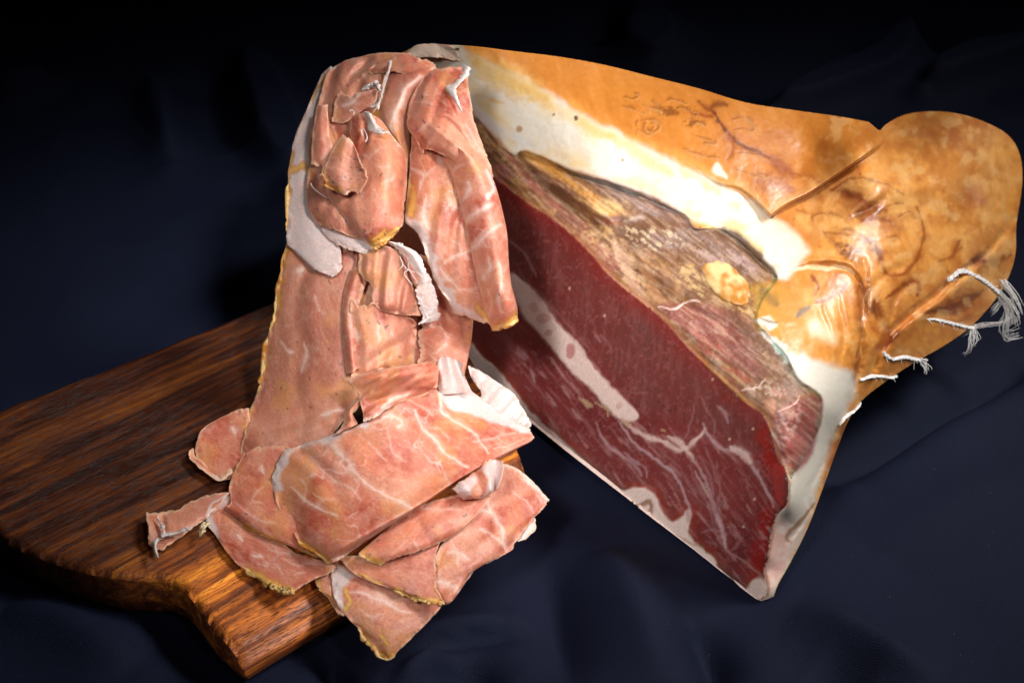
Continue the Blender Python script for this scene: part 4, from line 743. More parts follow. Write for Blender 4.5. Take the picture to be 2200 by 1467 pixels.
def lean_paint(S, tone=0, marb=.5, ang=30, fats=(), polys=(), golds=(), dashes=0, rim=1.0, lines=(), dull=0.0, mscale=30, tint=None):
    px, py, seed = S['px'], S['py'], S['seed']
    A, B, Cc = hexc(LEAN_A), hexc(LEAN_B), hexc(LEAN_C)
    base = A * (1 - abs(tone)) + (B if tone > 0 else Cc) * abs(tone); p = Paint(px, py, base, seed, 3.0, 14); u, v = rot(px, py, ang)
    n = fbm(px, py, 75, seed + 1, 4); p.mix(.85 * sst(.02, .4, n), hexc('#a84632')); p.mix(.7 * sst(.02, .4, -n), hexc('#cc8c70')); n = fbm(px, py, 34, seed + 61, 4); p.mix(.45 * sst(.02, .4, n), hexc('#b0604a')); p.mix(.35 * sst(.05, .45, -n), hexc('#d69f88'))
    p.mix(.5 * sst(.1, .5, fbm(u * .5, v, 40, seed + 2, 3)), hexc('#d08058'))
    if dull: p.mix(np.full(px.shape, dull), hexc('#a9735f'))
    p.mix(.22 * sst(.05, .45, fbm(u * .22, v, 6, seed + 4, 4)), hexc('#dba58f')); p.mix(.2 * sst(.05, .45, fbm(u * .3, v, 5, seed + 44, 3)), hexc('#a0503a')); p.mix(.12 * sst(.1, .5, fbm(px, py, 4.5, seed + 45, 2)), hexc('#e3b59f'))
    p.mix(.55 * sst(.12, .5, fbm(px, py, 60, seed + 46, 3)), hexc('#c98a55'))
    r1 = np.abs(fbm(u * .7, v, mscale * 1.5, seed + 6, 3)); gate = sst(-.1, .3, fbm(px, py, 70, seed + 8, 3))
    p.mix(min(1, marb * 1.1) * sst(.06, .0, r1) * gate, hexc('#e2c8bc'), .7); r3 = np.abs(fbm(px + 6 * fbm(px, py, 20, seed + 31, 2), py, mscale * .9, seed + 30, 3)); p.mix(marb * .7 * sst(.045, 0, r3) * sst(.0, .35, fbm(px, py, 60, seed + 33, 3)), hexc('#e2c4b6'), .4); r2 = np.abs(fbm(u * .6, v, mscale * .6, seed + 10, 3))
    p.mix(marb * .65 * sst(.06, .0, r2) * sst(-.05, .3, fbm(px, py, 45, seed + 12, 3)), hexc('#e8c4b4'), .4)
    for f, pts, wd in lines:
        p.stroke(fr(f, pts), wd * 1.4 + 3, hexc('#dfb5a3'), .42 if wd > 5 else .22, fat=.5, rough=.9, soft=1.0)
        p.stroke(fr(f, pts), wd * .46 + .5, hexc('#e2c6bb'), .58 if wd > 5 else .28, fat=.8, rough=1.1, h=.1, soft=1.0)
    for f, pts, wd in fats: p.stroke(fr(f, pts), wd * 1.5, hexc('#dcb4a4'), .6, fat=.6, taper=False, soft=.8, rough=.6); p.stroke(fr(f, pts), wd, WHITE, 1, fat=1, taper=False, soft=.22, rough=.45)
    for f, pts in polys: p.poly(fr(f, pts), WHITE, 1, 5, fat=1)
    if tint: p.mix(np.full(px.shape, tint[1]) , hexc(tint[0]))
    k = p.fat; p.mix(k * .35 * sst(0, .5, fbm(px, py, 28, seed + 14, 3)), hexc('#dcc0b8'))
    for f, pts, wd in golds:
        p.stroke(fr(f, pts), wd, GOLD, .92, taper=False, soft=.6, rough=.6); p.stroke(fr(f, pts), wd * .5, hexc('#e3b868'), .6, taper=False, soft=.7, rough=.9)
    if rim: p.mix(rim * .55 * sst(9, 2, S['e'] + 4 * fbm(px, py, 12, seed + 16, 2)), hexc('#dcae90'))
    r = np.random.default_rng(seed)
    for k in range(dashes):
        a, b = r.integers(6, S['n'] - 6), r.integers(6, S['m'] - 6); q = np.array([px[a, b], py[a, b]]); d = r.uniform(2.5, 6); t = r.normal(.9, .5)
        p.stroke([q, q + d * np.array([math.cos(t), math.sin(t)])], 2.0, hexc('#4a3c3a'), .85, taper=False)
    return p.c, p.fat
def rind_edge(o, S, side, a=0., b=1., r=.0010, seed=0, colr=('#b3752c', '#d8ae6c')):
    P = S['P']; L = {'bottom': P[-1], 'top': P[0], 'left': P[:, 0], 'right': P[:, -1]}[side]; n = len(L); L = L[int(a * (n - 1)):int(b * (n - 1)) + 1]
    k = np.arange(len(L)); rad = r * (.75 + .7 * (vnoise(k * .23, k * 0., seed) - .3)) * np.clip(np.minimum(k + 1, len(L) - k) / 8, .25, 1)
    L = L + .0010 * np.c_[fbm(k, k * 0, 9, seed, 3), fbm(k, k * 0, 9, seed + 1, 3), .6 * fbm(k, k * 0, 9, seed + 2, 3)]
    L[:, 2] = np.maximum(L[:, 2], .003)
    V, F = tube(L, rad * .85, 9, .6, seed, .7); f = sst(-.4, .4, fbm(V[:, 0] * 1e4, V[:, 1] * 1e4, 40, seed + 5, 3))[:, None]
    return mesh_obj('rind_edge', V, F, M_RIND, o, hexc(colr[0]) * (1 - f) + hexc(colr[1]) * f, np.zeros(len(V)))
GROUP = 'thin ham slices draped and piled on the board'
def slice_(label, ctrl, frm, seed, jag=(5, 5, 5, 5), wr=(1.0, 55), creases=(), holes=(), name='ham_slice', cat='ham slice', group=GROUP, rinds=(), thick=.0007, base=None, pleat=None, **kw):
    S = sheet(ctrl, 2.6, jag, seed, wr, thick, creases, frm, holes, base, pleat); c, f = lean_paint(S, **kw)
    o = sheet_mesh(S, name, M_SLICE, c, f); tag(o, label, cat, group)
    for q in rinds: rind_edge(o, S, *q, seed=seed)
    o['_s'] = seed; del o['_s']; return o, S
def shred(o, ctrl, frm, seed, jag=(4, 4, 4, 4), col_='#cfc2bc', thick=.0012, wr=(1.4, 18)):
    S = sheet(ctrl, 1.5, tuple(j * 1.7 for j in jag), seed, wr, thick, (), frm); p = Paint(S['px'], S['py'], hexc(col_), seed, 2, 8); p.mix(.5 * sst(.05, .45, fbm(S['px'], S['py'], 18, seed, 3)), hexc('#dcb8aa'))
    return sheet_mesh(S, 'fat_shred', M_SHRED, p.c, np.ones(p.fat.shape), o)
def offs(rows, off):
    """rows of (x, y) with a table of lifts: one number, one per column, or one per point"""
    R = []
    for i, r in enumerate(rows):
        R.append([(x, y, (off if np.isscalar(off) else (off[i][j] if not np.isscalar(off[0]) else off[j]))) for j, (x, y) in enumerate(r)])
    return R
#SLICES
# ---- draped pile, from the back to the front
o, S = slice_('broad white fat edge of the outermost slice, hanging down the left side of the pile',
    offs([[(420, 280), (480, 240), (580, 225)], [(330, 480), (400, 470), (500, 480)], [(240, 700), (330, 700), (460, 700)], [(200, 900), (310, 900), (470, 900)], [(202, 1060), (320, 1050), (490, 1050)],
          [(192, 1250), (330, 1260), (520, 1300)], [(190, 1350), (340, 1400), (540, 1440)], [(235, 1400), (350, 1470), (540, 1520)], [(330, 1500), (400, 1545), (480, 1575)]], [[-2, 1, 2], [-2, 1, 2], [-2, 1, 2], [-1, 2, 2], [0, 3, 2], [2, 5, 4], [4, 7, 6], [5, 7, 6], [5, 6, 5]]), 1, 101, (4, 10, 3, 2), wr=(1.5, 40), marb=.1,
    polys=[(1, [(430, 260), (600, 200), (620, 1500), (480, 1640), (200, 1450), (170, 1000), (215, 700)])], golds=[(1, [(210, 770), (200, 900), (205, 1010), (215, 1040)], 14), (1, [(430, 300), (330, 480), (240, 690)], 6), (1, [(240, 880), (290, 870)], 16)], rim=.3, mscale=40,
    rinds=[('left', .43, .66, .0016)])
slice_('large muted pink slice with golden left edge, hanging like a curtain to the wood',
    offs([[(190, 50), (330, 60), (500, 80), (650, 100)], [(160, 230), (330, 230), (500, 260), (620, 270)], [(120, 470), (300, 470), (460, 480), (580, 500)], [(70, 680), (260, 680), (430, 690), (600, 700)], [(40, 900), (230, 900), (430, 920), (630, 930)],
          [(0, 1010), (220, 1030), (430, 1020), (660, 1010)], [(-60, 1160), (150, 1180), (370, 1140), (650, 1070)], [(-88, 1290), (90, 1290), (300, 1240), (580, 1150)], [(-110, 1410), (50, 1400), (250, 1330), (500, 1250)], [(-150, 1490), (-20, 1470), (170, 1400), (450, 1310)], [(-216, 1560), (-110, 1540), (100, 1450), (420, 1340)]],
         [[0, 2, 2, 1], [0, 2, 2, 1], [0, 3, 2, 1], [0, 3, 2, 0], [0, 3, 3, 1], [0, 3, 3, 2], [0, 3, 3, 4], [3, 7, 7, 6], [2, 4, 4, 3], [2, 3, 2, 1], [1, 0, 0, 0]]), 2, 102, (3, 5, 5, 2), pleat=(1.1, 95, 8), wr=(1.3, 90), marb=.16, ang=70, dull=.45,
    golds=[(2, [(190, 60), (150, 230), (115, 470), (65, 690), (35, 900)], 20), (2, [(35, 900), (-10, 1030), (-70, 1200), (-95, 1300)], 8)], dashes=26, lines=[(2, [(310, 700), (320, 760), (280, 880)], 8), (2, [(170, 680), (200, 740), (240, 760)], 6), (2, [(250, 240), (300, 240)], 12), (2, [(400, 1150), (480, 1130), (540, 1110)], 10), (2, [(380, 400), (410, 500)], 4)],
    rinds=[('left', .02, .5, .0014)])
slice_('narrow upright fold of ham tucked in shade beside the hanging curtain slice', offs([[(590, 230), (650, 210), (720, 200)], [(545, 400), (600, 370), (690, 340)], [(535, 560), (575, 520), (650, 470)], [(545, 700), (590, 680), (640, 640)], [(570, 900), (610, 880), (650, 860)]], (3, 8, 4)), 2, 103, (3, 3, 3, 2), marb=.1, dull=.3)
slice_('brownish slice in the gap right of the middle fold, its rounded right edge catching light', offs([[(1050, 330), (1130, 330), (1220, 420), (1310, 520), (1330, 520)], [(1030, 560), (1150, 560), (1270, 560), (1362, 510), (1350, 520)], [(1020, 650), (1150, 650), (1290, 650), (1360, 640), (1340, 650)], [(1015, 740), (1150, 760), (1280, 770), (1338, 780), (1310, 780)], [(1010, 830), (1150, 850), (1260, 870), (1312, 900), (1290, 900)], [(1005, 960), (1130, 970), (1230, 980), (1285, 990), (1260, 990)]],
    (2, 3, 5, 3, -4)), 2, 104, (3, 3, 5, 1), pleat=(1.2, 50, 0), marb=.3, dull=.4, dashes=5, lines=[(2, [(1160, 600), (1190, 680), (1120, 760)], 6)])
slice_('torn pale pink slice in the middle of the pile, its ragged top edge standing up', offs([[(600, 400), (690, 450), (780, 430), (900, 500), (1010, 560)], [(585, 500), (690, 520), (780, 520), (900, 560), (1020, 600)], [(560, 650), (670, 670), (780, 680), (900, 700), (1018, 720)], [(580, 780), (670, 800), (760, 800), (880, 800), (1008, 800)], [(600, 910), (650, 900), (720, 885), (830, 860), (1000, 840)]],
    [[10, 11, 12, 12, 11], [8, 9, 9, 9, 8], [6, 7, 8, 7, 6], [6, 7, 7, 6, 4], [4, 4, 4, 4, 3]]), 2, 105, (16, 3, 3, 4), pleat=(1.3, 62, -6), marb=.28, ang=85, tone=-.5, creases=[(2, [(640, 880), (740, 800), (860, 720), (960, 670)], 12, -3.5)], lines=[(2, [(790, 560), (785, 660), (780, 690)], 5), (2, [(620, 610), (635, 680)], 10), (2, [(860, 600), (870, 650)], 3)], dashes=6)
o, S = slice_('smooth brown folded slice with fine grain beneath the white fat collar', offs([[(640, 120), (760, 90), (860, 90), (930, 140)], [(640, 250), (750, 200), (870, 200), (965, 280)], [(720, 350), (800, 320), (920, 350), (1012, 400)], [(730, 430), (810, 440), (920, 450), (1032, 470)], [(780, 500), (850, 510), (940, 525), (1045, 528)]],
    [[8, 14, 14, 8], [10, 15, 15, 9], [11, 15, 15, 11], [12, 15, 16, 13], [9, 12, 13, 12]]), 2, 106, (3, 6, 6, 3), pleat=(1.5, 46, 5), wr=(1.2, 40), marb=.14, ang=80, dull=.5)
shred(o, offs([[(825, 65), (845, 58), (870, 60)], [(905, 128), (950, 105), (1000, 112)], [(965, 190), (1010, 175), (1062, 190)], [(1020, 290), (1055, 270), (1102, 275)], [(1000, 360), (1070, 360), (1136, 380)], [(1020, 460), (1090, 450), (1158, 470)], [(1045, 530), (1100, 520), (1190, 520)], [(1000, 590), (1050, 570), (1130, 565)]], (15, 19, 17)), 2, 206, (4, 6, 5, 5), '#d8c8c4')
for pts in ([(905, 150), (925, 200), (900, 235)], [(925, 200), (960, 235), (1000, 250)], [(960, 235), (935, 260), (985, 330)], [(960, 180), (965, 230), (1030, 330)]):
    q = fr(2, pts); c = at_t(q[:, 0], q[:, 1], D0(q[:, 0], q[:, 1]) - .014); V, F = tube(smooth_pts(c, False, 5), .0003, 5); mesh_obj('fat_strand', V, F, M_SHRED, o, np.broadcast_to(WHITE, (len(V), 3)), np.ones(len(V)))
slice_('dark red slice glimpsed deep in the opening of the white collar', offs([[(880, 120), (980, 120), (1090, 180)], [(880, 250), (980, 250), (1100, 300)], [(900, 380), (1000, 390), (1120, 400)]], (4, 2, 4)), 2, 107, (2, 2, 2, 2), marb=.0, tone=.9)
slice_('drooping slice with a broad white fat hem under the topmost fold', offs([[(330, 1000), (450, 1080), (600, 1200), (760, 1330)], [(370, 1160), (490, 1200), (630, 1290), (790, 1370)], [(400, 1250), (510, 1300), (645, 1360), (812, 1380)], [(430, 1310), (530, 1385), (660, 1420), (745, 1480)]], [[6, 9, 9, 8], [6, 10, 10, 9], [7, 10, 11, 11], [6, 9, 11, 10]]), 1, 108, (2, 9, 3, 8), marb=.1, dull=.3,
    polys=[(1, [(395, 1265), (480, 1265), (560, 1315), (660, 1330), (760, 1400), (840, 1360), (800, 1560), (640, 1480), (380, 1360)])])
slice_('broad dusky fold of ham lying over the top left shoulder of the pile', offs([[(560, 205), (660, 180), (800, 155), (980, 160)], [(445, 285), (600, 250), (760, 225), (960, 200)], [(400, 420), (560, 400), (700, 340), (880, 300)], [(362, 560), (480, 560), (620, 500), (780, 480)], [(332, 700), (420, 720), (500, 740), (670, 650)], [(328, 850), (400, 880), (480, 900), (640, 850)], [(316, 1000), (400, 1030), (490, 1050), (660, 1050)], [(325, 1130), (420, 1150), (530, 1190), (720, 1260)], [(385, 1240), (470, 1275), (580, 1310), (740, 1370)]],
    [[-2, 0, 2, 4], [4, 8, 8, 8], [6, 12, 12, 12], [7, 13, 13, 12], [7, 14, 11, 9], [7, 14, 12, 10], [7, 14, 14, 12], [8, 14, 15, 14], [7, 11, 13, 12]]), 1, 109, (3, 5, 4, 2), pleat=(1.7, 58, 20), wr=(1.8, 50), marb=.14, ang=75, dull=.55,
    creases=[(1, [(580, 350), (620, 280), (700, 225), (780, 185)], 7, -4), (1, [(640, 330), (690, 270), (790, 220)], 6, 4), (1, [(700, 300), (800, 240), (900, 215)], 6, -3.5), (1, [(370, 860), (400, 900), (410, 960)], 8, -2), (1, [(500, 560), (580, 480), (700, 440)], 9, -3), (1, [(480, 600), (510, 690), (540, 760)], 13, -9)], lines=[(1, [(830, 280), (760, 270), (750, 300)], 5), (1, [(370, 860), (400, 890), (430, 860)], 5), (1, [(480, 640), (560, 610), (620, 600)], 4), (1, [(600, 200), (640, 210)], 4)], dashes=3)
slice_('ragged dry flap of ham standing at the upper left beside the dark cavity', offs([[(388, 480), (420, 485), (455, 470)], [(372, 560), (410, 575), (460, 560)], [(352, 650), (410, 670), (466, 680)], [(346, 760), (420, 765), (500, 748)], [(342, 870), (420, 870), (500, 810)]], [[20, 23, 21], [19, 22, 20], [17, 21, 17], [15, 18, 13], [12, 13, 10]]), 1, 110, (8, 3, 3, 5), marb=.15, ang=80, dull=.5, rim=1.3)
slice_('small torn tan layer near the summit of the pile, above the cavity', offs([[(540, 372), (600, 420), (690, 380), (775, 345)], [(500, 440), (600, 465), (690, 440), (780, 400)], [(478, 520), (590, 530), (680, 500), (745, 480)], [(470, 600), (560, 610), (620, 560), (660, 530)]], [[19, 22, 22, 20], [18, 21, 21, 19], [16, 18, 19, 18], [13, 14, 15, 15]]), 1, 111, (10, 5, 4, 5), marb=.12, dull=.6, rim=1.3, lines=[(1, [(560, 490), (620, 470), (660, 420)], 7), (1, [(640, 410), (700, 370), (780, 380)], 16)])
o, S = slice_('arched fold with a long white fat stripe, running from the summit into the cleft', offs([[(940, 165), (1030, 185), (1120, 235), (1170, 270)], [(850, 280), (940, 275), (1030, 280), (1095, 330)], [(795, 400), (880, 385), (955, 370), (1015, 405)], [(770, 490), (850, 490), (912, 480), (980, 490)], [(785, 590), (840, 600), (888, 580), (960, 580)], [(840, 670), (880, 690), (912, 690), (965, 680)], [(895, 750), (920, 770), (945, 780), (970, 790)], [(920, 850), (935, 870), (950, 880), (970, 890)]],
    [[4, 6, 8, 6], [12, 15, 17, 14], [14, 18, 19, 10], [14, 18, 18, 6], [13, 17, 16, 4], [13, 16, 14, 2], [11, 12, 9, 0], [6, 6, 4, -2]]), 1, 112, (4, 3, 3, 2), wr=(1, 40), marb=.2, ang=70, dull=.3, lines=[(1, [(1040, 300), (960, 360), (915, 440), (880, 520), (860, 600), (865, 680)], 15)])
shred(o, offs([[(822, 205), (840, 200), (862, 212)], [(826, 260), (836, 262), (846, 266)], [(806, 330), (813, 333), (820, 336)], [(785, 400), (795, 404), (802, 406)], [(764, 460), (776, 465), (786, 470)], [(705, 500), (745, 508), (778, 525)]], (22, 23.5, 22)), 1, 212, (4, 6, 3, 3), '#bfaea6')
o, S = slice_('bright rolled slice with a crusty golden lower tip, front left of the draped pile', offs([[(600, 560), (660, 535), (730, 540), (790, 580)], [(588, 650), (665, 640), (750, 655), (850, 660)], [(600, 745), (690, 740), (810, 735), (952, 800)], [(555, 880), (680, 880), (830, 885), (958, 900)], [(430, 990), (630, 1035), (800, 1040), (948, 1040)], [(470, 1100), (645, 1150), (800, 1150), (938, 1150)], [(590, 1230), (685, 1260), (800, 1250), (928, 1235)], [(680, 1330), (735, 1335), (800, 1305), (910, 1262)], [(728, 1382), (765, 1380), (815, 1345), (900, 1285)]],
    [[20, 27, 27, 20], [20, 28, 27, 20], [19, 27, 28, 10], [18, 26, 29, 9], [17, 25, 29, 10], [17, 25, 28, 11], [18, 24, 26, 13], [18, 22, 22, 16], [17, 18, 18, 15]]), 1, 113, (4, 6, 3, 3), pleat=(1.1, 70, -20), wr=(1.2, 60), marb=.26, ang=60, tone=-.15, creases=[(1, [(680, 590), (690, 700), (670, 820)], 9, -5), (1, [(740, 640), (700, 740), (670, 850)], 7, 2.5)], golds=[(1, [(735, 1375), (800, 1335), (900, 1275)], 16), (1, [(740, 1330), (800, 1290)], 14)], dashes=9,
    lines=[(1, [(790, 990), (850, 960), (880, 920)], 4), (1, [(700, 830), (790, 760)], 4), (1, [(740, 870), (830, 880)], 3), (1, [(680, 1010), (660, 1060)], 3)], rinds=[('bottom', .05, .95, .0013)])
shred(o, offs([[(668, 530), (700, 525), (735, 545)], [(700, 590), (730, 585), (765, 605)], [(708, 655), (760, 640), (805, 628)], [(755, 674), (810, 672), (870, 657)]], (31, 35, 33)), 1, 213, (5, 4, 5, 5))
for pts, lf in (([(345, 980), (360, 1010), (410, 1050), (450, 1075)], 16), ([(390, 945), (420, 915)], 18), ([(590, 525), (605, 520), (620, 535), (610, 545)], 30), ([(670, 680), (665, 650), (680, 640), (700, 690), (690, 720)], 31)):
    q = smooth_pts(fr(1, pts), False, 6); c = at_t(q[:, 0], q[:, 1], D0(q[:, 0], q[:, 1]) - lf * 1e-3); V, F = tube(c, .00034, 5, seed=3, lump=.4); mesh_obj('fat_strand', V, F, M_SHRED, o, np.broadcast_to(WHITE, (len(V), 3)), np.ones(len(V)))
slice_('dry curled tan scrap with a golden crust, perched on the bright rolled slice', offs([[(540, 668), (575, 680), (605, 715), (612, 722)], [(475, 765), (550, 780), (610, 790), (645, 800)], [(428, 850), (530, 860), (620, 870), (672, 865)], [(424, 930), (520, 935), (640, 910), (702, 900)], [(445, 990), (530, 1000), (630, 980), (700, 960)], [(520, 1040), (560, 1055), (610, 1070), (640, 1090)]],
    [[34, 37, 35, 32], [34, 39, 33, 38], [34, 39, 33, 39], [34, 38, 33, 38], [32, 35, 33, 35], [30, 31, 30, 30]]), 1, 114, (8, 12, 8, 9), wr=(2.0, 30), marb=.0, dull=.8, name='ham_scrap', cat='ham scrap', rim=1.3, golds=[(1, [(425, 930), (445, 990), (520, 1040)], 22)], dashes=12, rinds=[('left', .5, .95, .0011)])
slice_('wide slice with a white fat left edge, hanging in front of the cut face', offs([[(985, 630), (1050, 630), (1120, 650), (1210, 690)], [(970, 760), (1050, 760), (1130, 780), (1240, 800)], [(958, 900), (1050, 920), (1150, 930), (1280, 940)], [(942, 1080), (1035, 1080), (1160, 1100), (1310, 1100)], [(928, 1215), (1025, 1220), (1170, 1230), (1340, 1240)], [(1010, 1290), (1085, 1300), (1210, 1330), (1370, 1340)], [(1062, 1420), (1140, 1420), (1250, 1440), (1395, 1440)], [(1115, 1580), (1190, 1580), (1290, 1590), (1420, 1590)], [(1195, 1705), (1260, 1705), (1340, 1715), (1460, 1725)], [(1250, 1800), (1320, 1825), (1400, 1850), (1500, 1895)]],
    [[8, 16, 16, 14], [6, 16, 16, 14], [6, 16, 17, 15], [7, 17, 17, 15], [10, 17, 17, 16], [13, 17, 17, 16], [13, 17, 17, 16], [13, 16, 17, 16], [12, 15, 16, 16], [11, 13, 14, 14]]), 1, 115, (3, 6, 5, 2), pleat=(1.4, 66, 8), wr=(1, 60), marb=.34, ang=80, tone=.1, fats=[(1, [(920, 1210), (1000, 1290), (1060, 1420), (1110, 1580), (1190, 1710), (1260, 1800), (1400, 1860)], 40)],
    lines=[(1, [(985, 890), (1050, 930), (1040, 1010)], 7), (1, [(1130, 870), (1080, 930), (1040, 1000), (1000, 1060)], 5), (1, [(1080, 1050), (1060, 1160), (1080, 1250)], 13), (1, [(1180, 1480), (1270, 1430), (1370, 1390)], 7), (1, [(1160, 1500), (1220, 1580), (1280, 1650)], 9), (1, [(1290, 1640), (1370, 1640), (1420, 1620)], 4), (1, [(1200, 1050), (1250, 1120), (1300, 1140)], 3)], golds=[(1, [(980, 1000), (970, 1100), (980, 1170)], 22), (1, [(1400, 1750), (1450, 1830)], 14)])
slice_('upper smooth slice with ragged lower edge, topmost on the right half of the draped pile', offs([[(1060, 300), (1130, 262), (1230, 243), (1332, 240)], [(1000, 390), (1090, 380), (1220, 370), (1348, 380)], [(965, 470), (1080, 480), (1220, 490), (1362, 500)], [(945, 570), (1070, 570), (1230, 590), (1395, 640)], [(958, 640), (1060, 640), (1230, 690), (1440, 760)], [(1000, 700), (1080, 720), (1280, 790), (1482, 860)], [(1050, 800), (1120, 780), (1350, 890), (1500, 950)]],
    [[18, 21, 22, 18], [17, 24, 25, 20], [15, 25, 26, 20], [14, 26, 28, 20], [16, 26, 31, 20], [18, 25, 33, 19], [18, 23, 30, 17]]), 1, 116, (4, 9, 4, 4), pleat=(1.3, 60, 25), wr=(1.2, 60), marb=.2, ang=40, tone=-.3, creases=[(1, [(1110, 585), (1180, 570), (1250, 620), (1350, 750)], 5, -3), (1, [(1100, 620), (1250, 720), (1400, 860)], 9, 2.5)],
    lines=[(1, [(1000, 470), (1060, 475), (1110, 480)], 4), (1, [(1010, 640), (1060, 620), (1090, 600)], 5), (1, [(1330, 620), (1400, 740), (1440, 820)], 4), (1, [(1180, 460), (1220, 490)], 5), (1, [(1080, 760), (1090, 730)], 4)], dashes=8)
EXTRA = [x for x in col.objects if x.name.startswith('ham_slice')][-1]
shred(EXTRA, offs([[(1300, 232), (1330, 238), (1364, 262)], [(1288, 285), (1315, 295), (1342, 302)], [(1240, 340), (1265, 352), (1288, 358)], [(1192, 375), (1235, 385), (1272, 392)], [(1238, 450), (1258, 455), (1278, 452)], [(1292, 530), (1298, 530), (1305, 528)]], (29, 32, 31)), 1, 216, (4, 2, 5, 5))
slice_('long ham roll with a golden tip, foremost in front of the dark cut face', offs([[(1160, 690), (1240, 730), (1340, 800), (1455, 885), (1440, 895)], [(1170, 785), (1275, 830), (1390, 880), (1494, 955), (1470, 965)], [(1218, 905), (1320, 930), (1430, 970), (1524, 1045), (1500, 1055)], [(1262, 1035), (1360, 1050), (1470, 1080), (1554, 1155), (1530, 1165)], [(1318, 1240), (1400, 1250), (1500, 1260), (1582, 1300), (1555, 1310)], [(1362, 1450), (1440, 1450), (1520, 1450), (1592, 1470), (1565, 1470)], [(1398, 1620), (1470, 1620), (1540, 1620), (1609, 1620), (1585, 1620)], [(1442, 1770), (1510, 1770), (1580, 1760), (1644, 1750), (1620, 1760)], [(1488, 1910), (1530, 1900), (1590, 1880), (1648, 1830), (1625, 1820)]],
    (20, 32, 38, 28, 12)), 1, 117, (4, 4, 2, 2), wr=(.9, 50), marb=.22, ang=110, tone=-.1, golds=[(1, [(1488, 1900), (1590, 1865), (1645, 1810)], 22)], fats=[(1, [(1455, 900), (1480, 960), (1500, 1000), (1470, 1060)], 6)],
    lines=[(1, [(1330, 1220), (1400, 1160), (1480, 1110)], 13), (1, [(1360, 1400), (1440, 1340), (1500, 1280), (1540, 1240)], 9), (1, [(1290, 1090), (1340, 1010), (1350, 960)], 6), (1, [(1240, 900), (1300, 850)], 4), (1, [(1420, 1590), (1460, 1520), (1470, 1440)], 8), (1, [(1380, 1360), (1440, 1290)], 5), (1, [(1530, 1480), (1540, 1600), (1530, 1700), (1540, 1800)], 6), (1, [(1470, 1820), (1480, 1740), (1450, 1660)], 4)], dashes=3, rinds=[('bottom', .02, .8, .0011)])
slice_('small pale translucent flap of fat lying on the very top of the ham', offs([[(942, 160), (1010, 106), (1110, 98), (1225, 110)], [(960, 170), (1040, 140), (1150, 140), (1275, 160)], [(1010, 190), (1090, 185), (1190, 195), (1320, 225)]], [[.8, 1, 1, .8], [1, 1.5, 1.5, 1], [.3, .5, .5, .3]]), 1, 118, base=lambda a, b: np.minimum(ham_t(a, b), D0(a, b) + .02), jag=(3, 5, 3, 4), marb=0, tint=('#b9a898', .85), name='fat_scrap', cat='fat scrap', rim=.6)

o, S = slice_('crumbly torn reddish piece at the summit, just left of the pale flap of fat', offs([[(860, 168), (960, 152), (1060, 190), (1140, 232)], [(760, 220), (900, 190), (1010, 225), (1120, 262)], [(690, 275), (820, 245), (960, 260), (1060, 290)], [(740, 300), (830, 290), (920, 300), (980, 320)]], [[6, 9, 10, 8], [10, 14, 14, 11], [12, 16, 17, 14], [12, 15, 17, 15]]), 1, 139, (8, 14, 12, 8), wr=(2.0, 26), marb=.7, tone=.5, mscale=16, rim=1.2, name='ham_scrap', cat='ham scrap')
shred(o, offs([[(640, 420), (660, 400), (700, 395)], [(680, 380), (710, 365), (745, 380)], [(740, 360), (765, 345), (800, 375)], [(770, 400), (785, 400), (805, 405)]], (22, 27, 23)), 1, 239, (7, 7, 8, 8))
slice_('half hidden rear slice closing the middle of the pile behind the torn pink slice', offs([[(520, 120), (760, 110), (1000, 130), (1180, 180)], [(530, 350), (760, 350), (1000, 380), (1200, 400)], [(540, 600), (760, 600), (1000, 620), (1250, 620)], [(560, 850), (760, 850), (1000, 860), (1260, 880)], [(560, 1060), (760, 1060), (1000, 1060), (1240, 1060)]], (-1, 0, 0, -3)), 2, 138, (3, 3, 3, 3), marb=.2, dull=.4, tone=.5)

# ---- lower pile on the board
slice_('dark red slice lying in the shadow on the wood, left of the hanging curtain slice', offs([[(470, 140), (540, 105), (622, 75)], [(375, 200), (500, 200), (630, 190)], [(340, 290), (480, 300), (620, 300)], [(345, 360), (470, 385), (580, 400)], [(385, 420), (450, 450), (530, 440)]], (2, 2.5, 2)), 3, 121, (4, 3, 3, 2), marb=.1, tone=.9, dull=.0, lines=[(3, [(540, 200), (555, 230)], 9)])
slice_('thin curled lip of ham with a pale rim, edging the dark red slice in shadow', offs([[(312, 305), (320, 300), (330, 296)], [(302, 350), (325, 345), (345, 345)], [(345, 390), (360, 375), (372, 362)], [(400, 435), (410, 415), (415, 400)], [(472, 470), (465, 450), (455, 440)], [(550, 420), (535, 405), (520, 400)]], (4, 3, 1.5)), 3, 122, (3, 3, 3, 2), marb=.1, tone=.4, rim=1.5, fats=[(3, [(302, 350), (345, 390), (400, 435), (472, 470), (550, 420)], 3)])
